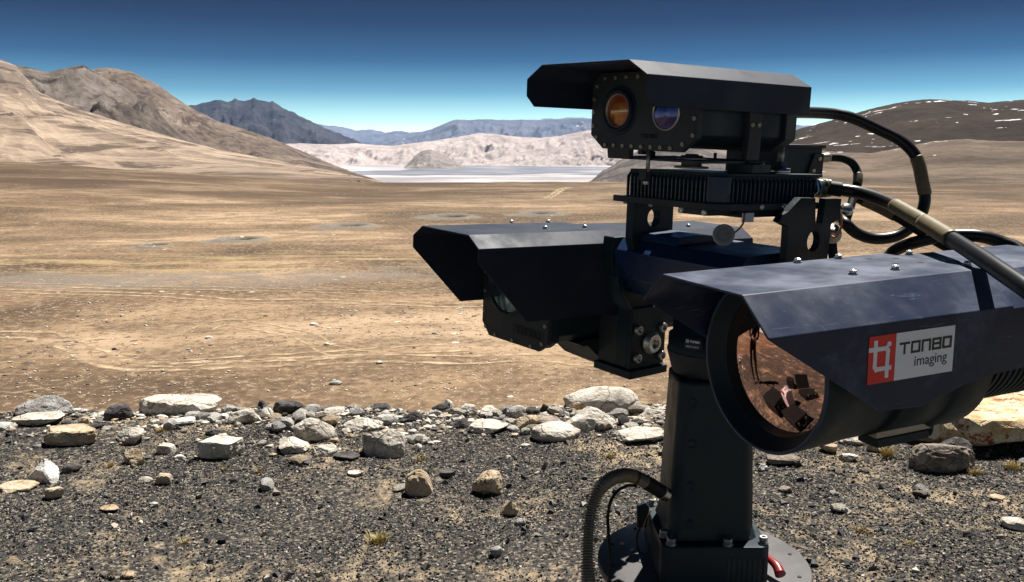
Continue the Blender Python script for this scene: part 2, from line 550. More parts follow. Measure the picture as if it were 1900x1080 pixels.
def build_ground():
    r = np.concatenate([np.linspace(0.4, 2.2, 8), np.arange(2.4, 8.2, 0.035), np.geomspace(8.5, 44, 50),
                        np.arange(45, 128, 0.42), np.arange(128, 200, 0.5), np.arange(200, 262, 0.9), np.arange(262, 440, 2.5), np.geomspace(450, 4180, 70), np.geomspace(4300, 90000, 24)])
    half = np.radians(np.arange(-38, 38.01, 0.20))
    rest = np.radians(np.arange(41, 320, 3.0))
    az = np.concatenate([half, rest])
    A, Rr = np.meshgrid(az, r)
    x, y = Rr * np.sin(A), Rr * np.cos(A)
    z = hgt(x, y)
    nA, nR = len(az), len(r)
    idx = np.arange(nA * nR).reshape(nR, nA)
    nxt = np.roll(idx, -1, axis=1)
    f = np.stack([idx[:-1], nxt[:-1], nxt[1:], idx[1:]], -1).reshape(-1, 4)[:, ::-1]
    v = np.stack([x, y, z], -1).reshape(-1, 3)
    # close the small disc underfoot
    c = len(v)
    v = np.vstack([v, [[0, 0, float(hgt(0, 0))]]])
    o = mesh_np('ground', v, f, mat_ground(), smooth=True)
    bm = bmesh.new()
    bm.from_mesh(o.data)
    bm.verts.ensure_lookup_table()
    for i in range(nA):
        bm.faces.new((bm.verts[c], bm.verts[int(nxt[0, i])], bm.verts[int(idx[0, i])]))
    bm.to_mesh(o.data)
    bm.free()
    tag(o, kind='structure')
build_ground()

# --- mountains: real relief, foot to crest to far side, each range where it stands
def mountain(name, sil, R, foot, zfoot, mat, seed, gully=0.16, gscale=6.0, back=0.45, nrad=70, prof=1.25, naz=None, slant=0.0, crestn=0.0, step=0.09, lump=0.0):
    """sil: skyline points of the picture; R: distance(s) of the crest; foot: distance of the foot"""
    xs = np.array([p[0] for p in sil], float)
    ys = np.array([p[1] for p in sil], float)
    Rs = np.array([p[2] if len(p) > 2 else R for p in sil], float)
    az = np.arctan2((xs - W0 / 2) / FPX / (CP - (ys - H0 / 2) / FPX * SP), 1.0)
    aa = np.arange(az[0], az[-1], math.radians(step))
    # crest angle: elevation per column
    el = np.array([ray(px, py)[2] / np.hypot(*ray(px, py)[:2]) for px, py in zip(xs, ys)])
    ec = np.interp(aa, az, el)
    Rc = np.interp(aa, az, Rs)
    ec = ec + crestn * fbm(aa * 160, aa * 0, seed + 90, 4, 0.6)
    t = np.concatenate([np.linspace(0, 1, nrad), 1 + np.linspace(0.03, 1, 18) * back])
    T, A = np.meshgrid(t, aa)
    RC = Rc[:, None] * np.ones_like(T)
    ZC = CAMZ + ec[:, None] * RC
    FT = foot * np.ones_like(T)
    Rr = np.where(T <= 1, FT + (RC - FT) * T, RC + (T - 1) * (RC - FT) * 1.2)
    up = np.clip(T, 0, 1)
    p = up ** prof
    x, y = Rr * np.sin(A), Rr * np.cos(A)
    sc = gscale / (R - foot)
    xg, yg = x + slant * y, y
    wv = 0.35 * fbm(xg * sc * 0.7, yg * sc * 0.7, seed + 5, 3)
    g = ridged(xg * sc + wv, yg * sc * 0.35 + wv, seed, 6) - 0.55
    g2 = fbm(x * sc * 0.5, y * sc * 0.5, seed + 20, 3)
    env = np.sin(np.pi * np.clip(up, 0, 1) ** 0.8) ** 0.8 * (T < 1)
    amp = np.maximum(ZC - zfoot, 20)
    z = zfoot + (ZC - zfoot) * p + amp * env * (gully * g + lump * g2)
    # nothing in front may stand above the crest line as seen from the photograph's side
    lim = CAMZ + (ec[:, None] - 0.0006) * Rr
    z = np.where(T < 0.985, np.minimum(z, lim), z)
    z = np.where(T > 1, ZC - (T - 1) / back * np.maximum(ZC - zfoot, 80) * 0.95, z)
    edge = np.minimum(1, np.minimum(np.arange(len(aa)), np.arange(len(aa))[::-1]) / 10.0)[:, None]
    z = np.where(T > 0.0, z, zfoot - 30)
    nA, nT = T.shape
    idx = np.arange(nA * nT).reshape(nA, nT)
    f = np.stack([idx[:-1, :-1], idx[:-1, 1:], idx[1:, 1:], idx[1:, :-1]], -1).reshape(-1, 4)[:, ::-1]
    o = mesh_np(name, np.stack([x, y, z], -1).reshape(-1, 3), f, mat, smooth=True)
    return tag(o, kind='structure')

def mat_rock_slope(name, stops, scale, stretch=(1, 1, 1), rot=0.0, dark=None, darkamt=0.6, fine=8.0, snow=None, bump=0.0, strata=None, upper=None):
    """earth colours of a slope; stops for the broad patches"""
    t = NT(name)
    P = t.pos()
    Pm = t.mapping(P, stretch, (0, 0, rot))
    n1 = t.noise(Pm, scale, 8, 0.66, 0.8)
    n2 = t.noise(Pm, scale * fine, 7, 0.7)
    c = t.ramp(t.math('ADD', t.math('MULTIPLY', n1, 0.62), t.math('MULTIPLY', n2, 0.38)), [(0.5 + (q - 0.5) * 0.62, k) for q, k in stops])
    if dark:
        c = t.mix(t.mrange(t.noise(Pm, scale * 2.7, 8, 0.72, 1.5), 0.51, 0.60, 0, darkamt), c, dark)
    if upper:
        zz = t.math('ADD', t.xyz(P)[2], t.math('MULTIPLY', t.math('SUBTRACT', n1, 0.5), 320.0))
        c = t.mix(t.mrange(zz, upper[0], upper[1], 0, 0.85), c, t.mix(n2, tuple(q * 0.55 for q in upper[2]), tuple(q * 1.45 for q in upper[2])))
    if strata:
        st_ = t.noise(t.mapping(P, strata[0]), strata[1], 6, 0.7, 1.2)
        c = t.mix(t.mrange(st_, 0.52, 0.60, 0, strata[3]), c, strata[2])
        c = t.mix(t.mrange(st_, 0.47, 0.40, 0, strata[3] * 0.7), c, strata[4])
    if snow:
        sc, lo, st, r2 = snow
        sn = t.noise(t.mapping(P, st, r2), sc, 3, 0.6, 0.3)
        big = t.noise(P, sc * 0.22, 2)
        f = t.math('MULTIPLY', t.math('GREATER_THAN', sn, lo), t.math('GREATER_THAN', big, 0.5))
        c = t.mix(f, c, (0.82, 0.84, 0.88))
    t.set(c, 0.95, 0, 0.1)
    if bump:
        t.bump(t.math('ADD', n2, t.noise(Pm, scale * fine * 6, 5, 0.7)), 0.8, bump)
    return t.m

M['blue_far'] = mat_rock_slope('haze_blue_far_rock', [(0.35, (0.085, 0.10, 0.15)), (0.65, (0.17, 0.185, 0.245))], 0.0006, fine=5, snow=(0.0035, 0.70, (1, 1, 0.6), (0, 0, 0)), bump=60)  # blue of the distant haze is painted into the rock colour
M['dark_peak'] = mat_rock_slope('haze_tinted_peak_rock', [(0.35, (0.034, 0.034, 0.046)), (0.65, (0.085, 0.082, 0.10))], 0.0016, fine=6, bump=45, dark=(0.03, 0.028, 0.034), darkamt=0.7)  # bluish cast of distance mixed into the rock's own dark tone
M['pink'] = mat_rock_slope('pale_pink_slope', [(0.30, (0.34, 0.285, 0.275)), (0.5, (0.49, 0.42, 0.40)), (0.7, (0.62, 0.55, 0.53))], 0.0018, fine=7, dark=(0.33, 0.27, 0.25), darkamt=0.55, bump=28)
M['knoll'] = mat_rock_slope('grey_knoll_rock', [(0.35, (0.16, 0.14, 0.13)), (0.65, (0.38, 0.33, 0.30))], 0.006, fine=6, bump=14)
M['massif'] = mat_rock_slope('brown_massif', [(0.32, (0.085, 0.064, 0.054)), (0.48, (0.160, 0.122, 0.098)), (0.62, (0.245, 0.19, 0.152)), (0.75, (0.34, 0.29, 0.255))], 0.0030, (1, 0.6, 1), 0.4, (0.050, 0.037, 0.031), 0.8, 14, bump=10)
M['spur'] = mat_rock_slope('grey_brown_spur', [(0.32, (0.070, 0.055, 0.047)), (0.5, (0.135, 0.110, 0.094)), (0.68, (0.25, 0.215, 0.19))], 0.0036, (1, 0.6, 1), 0.5, (0.038, 0.029, 0.025), 0.8, 13, bump=9)
M['fan'] = mat_rock_slope('tan_fan_slope', [(0.33, (0.215, 0.165, 0.135)), (0.47, (0.345, 0.265, 0.205)), (0.60, (0.46, 0.355, 0.27)), (0.74, (0.54, 0.44, 0.355))], 0.005, (0.55, 1.7, 1), -0.55, (0.17, 0.125, 0.10), 0.55, 15, bump=5, strata=((0.12, 0.12, 1.8), 0.030, (0.115, 0.085, 0.070), 0.9, (0.55, 0.43, 0.32)), upper=(30, 110, (0.185, 0.148, 0.124)))
M['snow_hill'] = mat_rock_slope('dark_brown_hill', [(0.34, (0.014, 0.009, 0.007)), (0.5, (0.027, 0.018, 0.013)), (0.68, (0.052, 0.036, 0.026))], 0.003, fine=14, snow=(0.030, 0.642, (0.8, 0.8, 2.2), (0.3, 0.2, 0.5)), bump=5)
M['low_hill'] = mat_rock_slope('grey_brown_low_hill', [(0.34, (0.070, 0.054, 0.042)), (0.5, (0.125, 0.096, 0.073)), (0.66, (0.21, 0.16, 0.12))], 0.006, fine=16, snow=(0.034, 0.685, (0.5, 0.8, 2), (0, 0, 0)), bump=3)
M['rock_spur'] = mat_rock_slope('dark_scree_spur', [(0.34, (0.045, 0.042, 0.045)), (0.5, (0.10, 0.09, 0.085)), (0.68, (0.20, 0.175, 0.155))], 0.012, (1.5, 0.5, 1), 0.5, (0.05, 0.04, 0.06), 0.5, 6, snow=(0.05, 0.73, (1, 0.5, 1), (0, 0, 0.6)), bump=2)

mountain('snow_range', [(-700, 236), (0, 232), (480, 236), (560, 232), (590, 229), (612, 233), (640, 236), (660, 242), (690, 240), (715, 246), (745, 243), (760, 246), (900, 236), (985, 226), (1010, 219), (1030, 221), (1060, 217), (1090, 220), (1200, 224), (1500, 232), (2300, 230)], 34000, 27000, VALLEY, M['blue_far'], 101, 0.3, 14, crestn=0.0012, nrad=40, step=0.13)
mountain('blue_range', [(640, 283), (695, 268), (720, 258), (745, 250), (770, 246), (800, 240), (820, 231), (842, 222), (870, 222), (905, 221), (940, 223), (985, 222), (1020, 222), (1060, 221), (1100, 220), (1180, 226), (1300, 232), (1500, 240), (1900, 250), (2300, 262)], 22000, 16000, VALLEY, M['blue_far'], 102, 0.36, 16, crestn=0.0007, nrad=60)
mountain('dark_peak', [(-200, 250), (150, 230), (300, 205), (350, 197), (380, 190), (400, 186), (425, 189), (430, 188), (437, 183), (444, 186), (452, 187), (463, 185), (471, 180), (477, 184), (487, 187), (500, 191), (506, 187), (516, 193), (530, 202), (560, 217), (590, 232), (620, 244), (640, 252), (656, 258), (672, 268), (700, 285)], 15000, 11500, VALLEY, M['dark_peak'], 103, 0.45, 14, crestn=0.0016)
mountain('pale_hills', [(100, 262), (400, 258), (460, 262), (500, 268), (560, 266), (610, 268), (660, 266), (700, 269), (730, 271), (760, 266), (800, 262), (850, 254), (890, 247), (930, 250), (960, 254), (1000, 256), (1040, 252), (1080, 244), (1110, 240), (1180, 236), (1300, 240), (1500, 250), (1900, 258), (2300, 265)], 12500, 10000, VALLEY - 1, M['pink'], 104, 0.55, 12, crestn=0.0005)
mountain('pale_foothill', [(835, 308), (865, 303), (905, 299), (950, 286), (1000, 276), (1050, 272), (1100, 270), (1200, 262), (1400, 258), (1900, 268)], 10600, 9700, VALLEY - 1, M['pink'], 114, 0.50, 9, crestn=0.0003)
mountain('grey_knoll', [(742, 316), (757, 304), (772, 288), (785, 279), (800, 278), (818, 284), (840, 296), (858, 308), (872, 316)], 8900, 8200, VALLEY - 1, M['knoll'], 105, 0.3, 5, step=0.04)
mountain('brown_massif', [(-900, 60), (-300, 95), (0, 128), (100, 134), (170, 130), (195, 125), (215, 127), (245, 134), (290, 155), (330, 185), (360, 203), (400, 224), (450, 239), (500, 255), (560, 280), (600, 298), (650, 318), (690, 330), (730, 345)], 4200, 2300, -60, M['massif'], 106, 0.52, 9, nrad=110, crestn=0.0008, lump=0.1)
mountain('grey_spur', [(-900, 70), (-300, 90), (-60, 116), (0, 118), (50, 124), (88, 134), (120, 127), (145, 121), (160, 123), (185, 140), (220, 158), (250, 172), (272, 178), (285, 195), (300, 215), (335, 248), (400, 275), (450, 292), (520, 312)], 3000, 1700, -45, M['spur'], 107, 0.58, 8, nrad=100, crestn=0.0006, lump=0.1)
mountain('tan_fan', [(-900, 60), (-300, 80), (-60, 100), (0, 110), (30, 122), (50, 146), (75, 172), (120, 192), (184, 214), (230, 229), (262, 238), (330, 258), (400, 276), (480, 292), (560, 306), (620, 318), (690, 333), (760, 348)], 2000, 470, -14, M['fan'], 108, 0.23, 11, nrad=150, prof=1.15, slant=0.8, lump=0.12)
mountain('snow_hill', [(1150, 300), (1300, 275), (1440, 258), (1480, 240), (1540, 224), (1600, 206), (1660, 192), (1700, 186), (1725, 184), (1800, 187), (1835, 191), (1870, 187), (1900, 185), (2100, 176), (2700, 190)], 2300, 1050, -20, M['snow_hill'], 109, 0.14, 5, nrad=90, crestn=0.0005, lump=0.12)
mountain('low_hill', [(1180, 332), (1300, 310), (1420, 288), (1500, 276), (1560, 283), (1620, 284), (1680, 272), (1730, 262), (1790, 258), (1850, 262), (1900, 262), (2100, 255), (2700, 262)], 1150, 420, -14, M['low_hill'], 110, 0.16, 5, nrad=90, crestn=0.0004, lump=0.16)
mountain('dark_spur', [(1078, 345), (1096, 336), (1118, 317), (1135, 308), (1152, 296), (1170, 288), (1190, 276), (1230, 262), (1300, 262), (1400, 285), (1480, 310), (1560, 330)], 900, 430, -16, M['rock_spur'], 111, 0.16, 6, nrad=80, crestn=0.0012, slant=-0.5)

# --- lake on the valley floor
def build_lake():
    near_ = [(560, 329), (620, 327), (680, 325), (760, 326), (850, 324), (930, 325), (1020, 322), (1100, 325), (1300, 326), (1500, 330)]
    far_ = [(1500, 311), (1200, 310), (1090, 309), (1000, 308), (930, 306), (850, 306), (790, 312), (740, 316), (690, 316), (640, 319), (590, 322)]
    pts = [plane_hit(px, py, VALLEY + 0.8) for px, py in near_ + far_]
    t = NT('lake_water')
    P = t.pos()
    n = t.noise(t.mapping(P, (0.5, 1, 1)), 0.004, 5, 0.6)
    t.set(t.ramp(n, [(0.35, (0.10, 0.11, 0.14)), (0.55, (0.22, 0.22, 0.25)), (0.68, (0.5, 0.47, 0.46))]), 0.35, 0, 0.4)
    m = MB()
    m.add([(x, y, VALLEY + 0.8) for x, y in pts], [tuple(range(len(pts)))])
    o = m.build('lake', t.m)
    tag(o, kind='structure')
build_lake()

# --- wheel tracks on the plain: two ruts each, pressed a little into the soil
def mat_track():
    t = NT('packed_track_dust')
    P = t.pos()
    n = t.noise(P, 0.9, 6, 0.7)
    t.set(t.ramp(n, [(0.36, (0.26, 0.19, 0.12)), (0.5, (0.36, 0.27, 0.175)), (0.62, (0.46, 0.36, 0.245))]), 0.95, 0, 0.1)
    e = t.new('ShaderNodeAttribute', attribute_name='tint').outputs['Fac']
    f = t.math('MULTIPLY', t.mrange(e, 0.0, 0.8), t.mrange(t.noise(P, 0.7, 6, 0.75), 0.38, 0.58, 0.15, 0.95))
    t.l.new(f, t.b.inputs['Alpha'])
    return t.m
MT = mat_track()
def track(pix, gauge=1.7, w=0.75, seed=0):
    pts = [Vector((*plane_hit(px, py, PLAIN), 0)) for px, py in pix]
    c = spline(pts, 24)
    V, F, C_ = [], [], []
    for side in (-1, 1):
        n0 = len(V)
        for i, p in enumerate(c):
            t = (c[min(i + 1, len(c) - 1)] - c[max(i - 1, 0)]).normalized()
            nrm = Vector((-t.y, t.x, 0))
            wob = 0.25 * float(fbm(np.array(i * 0.11), np.array(side * 3.0), 5 + seed, 3))
            q = p + nrm * (side * gauge / 2 + wob)
            ww = w * 1.5 * (1.0 + 0.7 * float(fbm(np.array(i * 0.17), np.array(side * 9.0), 8 + seed, 3)))
            fade = min(1.0, i / 10.0, (len(c) - 1 - i) / 10.0)
            for e in (-1, 0, 1):
                s_ = q + nrm * (e * ww / 2)
                V.append((s_.x, s_.y, float(hgt(s_.x, s_.y)) + 0.03))
                C_.append((fade if e == 0 else 0,) * 3 + (1,))
        for i in range(len(c) - 1):
            for k in (0, 1):
                a_ = n0 + 3 * i + k
                F.append((a_, a_ + 1, a_ + 4, a_ + 3))
    o = mesh_np('dirt_track', np.array(V), np.array(F), MT, smooth=True, col=np.array(C_))
    tag(o, kind='structure')
track([(-420, 612), (-150, 618), (0, 618), (75, 619), (125, 632), (165, 652), (205, 667), (270, 676), (350, 678), (450, 676), (560, 670), (700, 666), (860, 671), (1000, 667), (1150, 680), (1500, 700), (2100, 720)], 1.9, 0.62)
track([(250, 668), (340, 671), (450, 667), (560, 662), (680, 655), (760, 651), (900, 648)], 1.8, 0.45)
track([(-420, 536), (0, 539), (120, 543), (300, 548), (370, 553), (440, 557), (560, 557), (700, 559), (860, 563), (1200, 560), (2100, 556)], 1.7, 0.55)
track([(-420, 524), (0, 526), (200, 533), (330, 535), (480, 537), (620, 539), (760, 545)], 1.7, 0.4)
track([(370, 612), (390, 600), (430, 594), (480, 604), (560, 622), (620, 652), (680, 660)], 1.8, 0.35)
track([(1012, 372), (1028, 361), (1042, 352), (1060, 346)], 1.6, 1.6)

# ------------------------------------------------------------------ stones
def ico(sub):
    bm = bmesh.new()
    bmesh.ops.create_icosphere(bm, subdivisions=sub, radius=1.0)
    v = np.array([q.co[:] for q in bm.verts])
    f = np.array([[q.index for q in p.verts] for p in bm.faces])
    bm.free()
    return v / np.linalg.norm(v, axis=1)[:, None], f
ICO = {k: ico(k) for k in (1, 2, 3, 4)}

def n3(p, s, sc):
    """cheap smooth 3-D noise from three 2-D slices"""
    return (fbm(p[:, 0] * sc + s, p[:, 1] * sc - s, s, 3) + fbm(p[:, 1] * sc + 3.3, p[:, 2] * sc + s, s + 7, 3) + fbm(p[:, 2] * sc - 5.1, p[:, 0] * sc + s, s + 13, 3)) / 2.0

def rock_shape(seed, sub=3, planes=14, round_=0.12, flat=0.0, point=0.0):
    """a broken stone: directions cut by random planes, then roughened"""
    r_ = np.random.default_rng(seed)
    d, f = ICO[sub]
    pn = r_.normal(size=(planes, 3))
    pn /= np.linalg.norm(pn, axis=1)[:, None]
    pd = r_.uniform(0.50, 0.95, planes)
    dots = d @ pn.T
    rad = np.where(dots > 0.05, pd[None] / np.maximum(dots, 0.05), 9).min(axis=1)
    rad = np.minimum(rad, 1.05)
    rad = rad * (1 - round_) + round_ * 0.88
    rad = rad * (1 + 0.10 * n3(d, seed % 97, 2.2) + 0.06 * n3(d, seed % 89 + 5, 6.0) + 0.03 * n3(d, seed % 61 + 9, 15.0))
    v = d * rad[:, None]
    if flat: v[:, 2] = np.where(v[:, 2] > 0, np.minimum(v[:, 2], flat + 0.08 * n3(d, seed % 31, 2.0)), v[:, 2])
    if point: v[:, :2] *= (1 - point * np.clip((v[:, 2] + 0.3) / 1.3, 0, 1))[:, None]
    v -= (v.max(0) + v.min(0)) / 2
    v /= (v.max(0) - v.min(0))
    return v, f                                  # unit box, centred

def mat_stone(name, a, b, c, lichen=None, veins=0.0, rough=0.9):
    t = NT(name)
    P = t.objc()
    oi = t.new('ShaderNodeObjectInfo')
    Pv = t.new('ShaderNodeVectorMath', operation='ADD')
    t.l.new(P, Pv.inputs[0])
    rn = t.new('ShaderNodeMath', operation='MULTIPLY')
    t.l.new(oi.outputs['Random'], rn.inputs[0])
    rn.inputs[1].default_value = 40
    t.l.new(rn.outputs[0], Pv.inputs[1])
    P = Pv.outputs[0]
    n = t.noise(P, 9, 7, 0.65, 0.4)
    n2 = t.noise(P, 60, 5, 0.7)
    col = t.ramp(t.math('ADD', t.math('MULTIPLY', n, 0.65), t.math('MULTIPLY', n2, 0.35)), [(0.40, a), (0.5, b), (0.59, c)])
    col = t.mix(t.mrange(t.noise(P, 160, 3), 0.55, 0.75, 0, 0.5), col, tuple(x * 0.35 for x in a))
    if lichen:
        l1 = t.noise(P, 8.5, 7, 0.75)
        l2 = t.noise(P, 40, 5, 0.7)
        f = t.math('MULTIPLY', t.mrange(l1, 0.54, 0.575), t.mrange(l2, 0.46, 0.52))
        col = t.mix(f, col, lichen)
    wv = t.new('ShaderNodeVectorMath', operation='ADD')
    nc = t.new('ShaderNodeTexNoise')
    nc.inputs['Scale'].default_value = 11
    nc.inputs['Detail'].default_value = 4
    t.l.new(P, nc.inputs['Vector'])
    sc_ = t.new('ShaderNodeVectorMath', operation='SCALE')
    t.l.new(nc.outputs['Color'], sc_.inputs[0])
    sc_.inputs['Scale'].default_value = 0.10
    t.l.new(P, wv.inputs[0])
    t.l.new(sc_.outputs[0], wv.inputs[1])
    ck = t.mrange(t.vor(wv.outputs[0], 4.5, 'DISTANCE_TO_EDGE'), 0.0, 0.03)
    col = t.mix(t.math('MULTIPLY', t.math('SUBTRACT', 1.0, ck), 0.20), col, tuple(x * 0.3 for x in a))
    t.set(col, rough, 0, 0.2)
    t.bump(t.math('ADD', t.math('ADD', t.math('MULTIPLY', n, 0.6), t.math('MULTIPLY', n2, 0.4)), t.math('MULTIPLY', ck, 0.25)), 0.9, 0.03)
    return t.m
STONE = {
    'pale': mat_stone('pale_granite', (0.30, 0.27, 0.235), (0.52, 0.475, 0.41), (0.64, 0.60, 0.54)),
    'white': mat_stone('whitish_stone', (0.42, 0.40, 0.37), (0.60, 0.58, 0.54), (0.70, 0.68, 0.65)),
    'grey': mat_stone('grey_granite', (0.19, 0.185, 0.18), (0.33, 0.32, 0.305), (0.46, 0.44, 0.41)),
    'tan': mat_stone('tan_stone', (0.30, 0.22, 0.14), (0.46, 0.36, 0.25), (0.56, 0.47, 0.35)),
    'brown': mat_stone('brown_grey_stone', (0.13, 0.105, 0.085), (0.24, 0.20, 0.165), (0.36, 0.31, 0.26)),
    'dark': mat_stone('dark_slate', (0.035, 0.033, 0.036), (0.065, 0.06, 0.062), (0.13, 0.12, 0.115)),
    'lichen': mat_stone('lichen_boulder', (0.42, 0.28, 0.13), (0.60, 0.48, 0.31), (0.68, 0.60, 0.46), (0.27, 0.045, 0.02)),
}

def rock(px, base, w, h, tone, label, sub=3, planes=14, rnd=0.12, flat=0.0, point=0.0, depth=0.8, hgt_m=None, group=None, name='rock', yaw=None, tilt=0.0, cat='rock', seed=None, sink=0.34):
    seed = int(px * 7 + base * 13 + w) if seed is None else seed
    r_ = np.random.default_rng(seed)
    x, y, t = hit(px, base)
    ww = w / FPX * t
    dd = ww * depth
    hh = max(0.6 * h, h - 0.12 * w * depth) / FPX * t * 1.02
    if hgt_m: hh = hgt_m
    if w > 44: sub = 4
    v, f = rock_shape(seed, sub, planes, rnd, flat, point)
    v = v * np.array([ww, dd, hh / (1 - sink)])
    if tilt:
        c_, s_ = math.cos(tilt), math.sin(tilt)
        v = np.stack([v[:, 0] * c_ + v[:, 2] * s_, v[:, 1], -v[:, 0] * s_ + v[:, 2] * c_], -1)
    v[:, 2] += -v[:, 2].min()
    o = mesh_np(name, v, f, STONE[tone], smooth=False)
    yc = y + dd * 0.5
    o.location = (x * yc / y, yc, float(hgt(x * yc / y, yc)) - hh / (1 - sink) * sink)
    o.rotation_euler = (0, 0, (r_.uniform(-0.2, 0.2) if yaw is None else yaw))
    if rnd >= 0.45:
        o.data.polygons.foreach_set('use_smooth', np.ones(len(o.data.polygons), bool))
    return tag(o, label, cat, group)

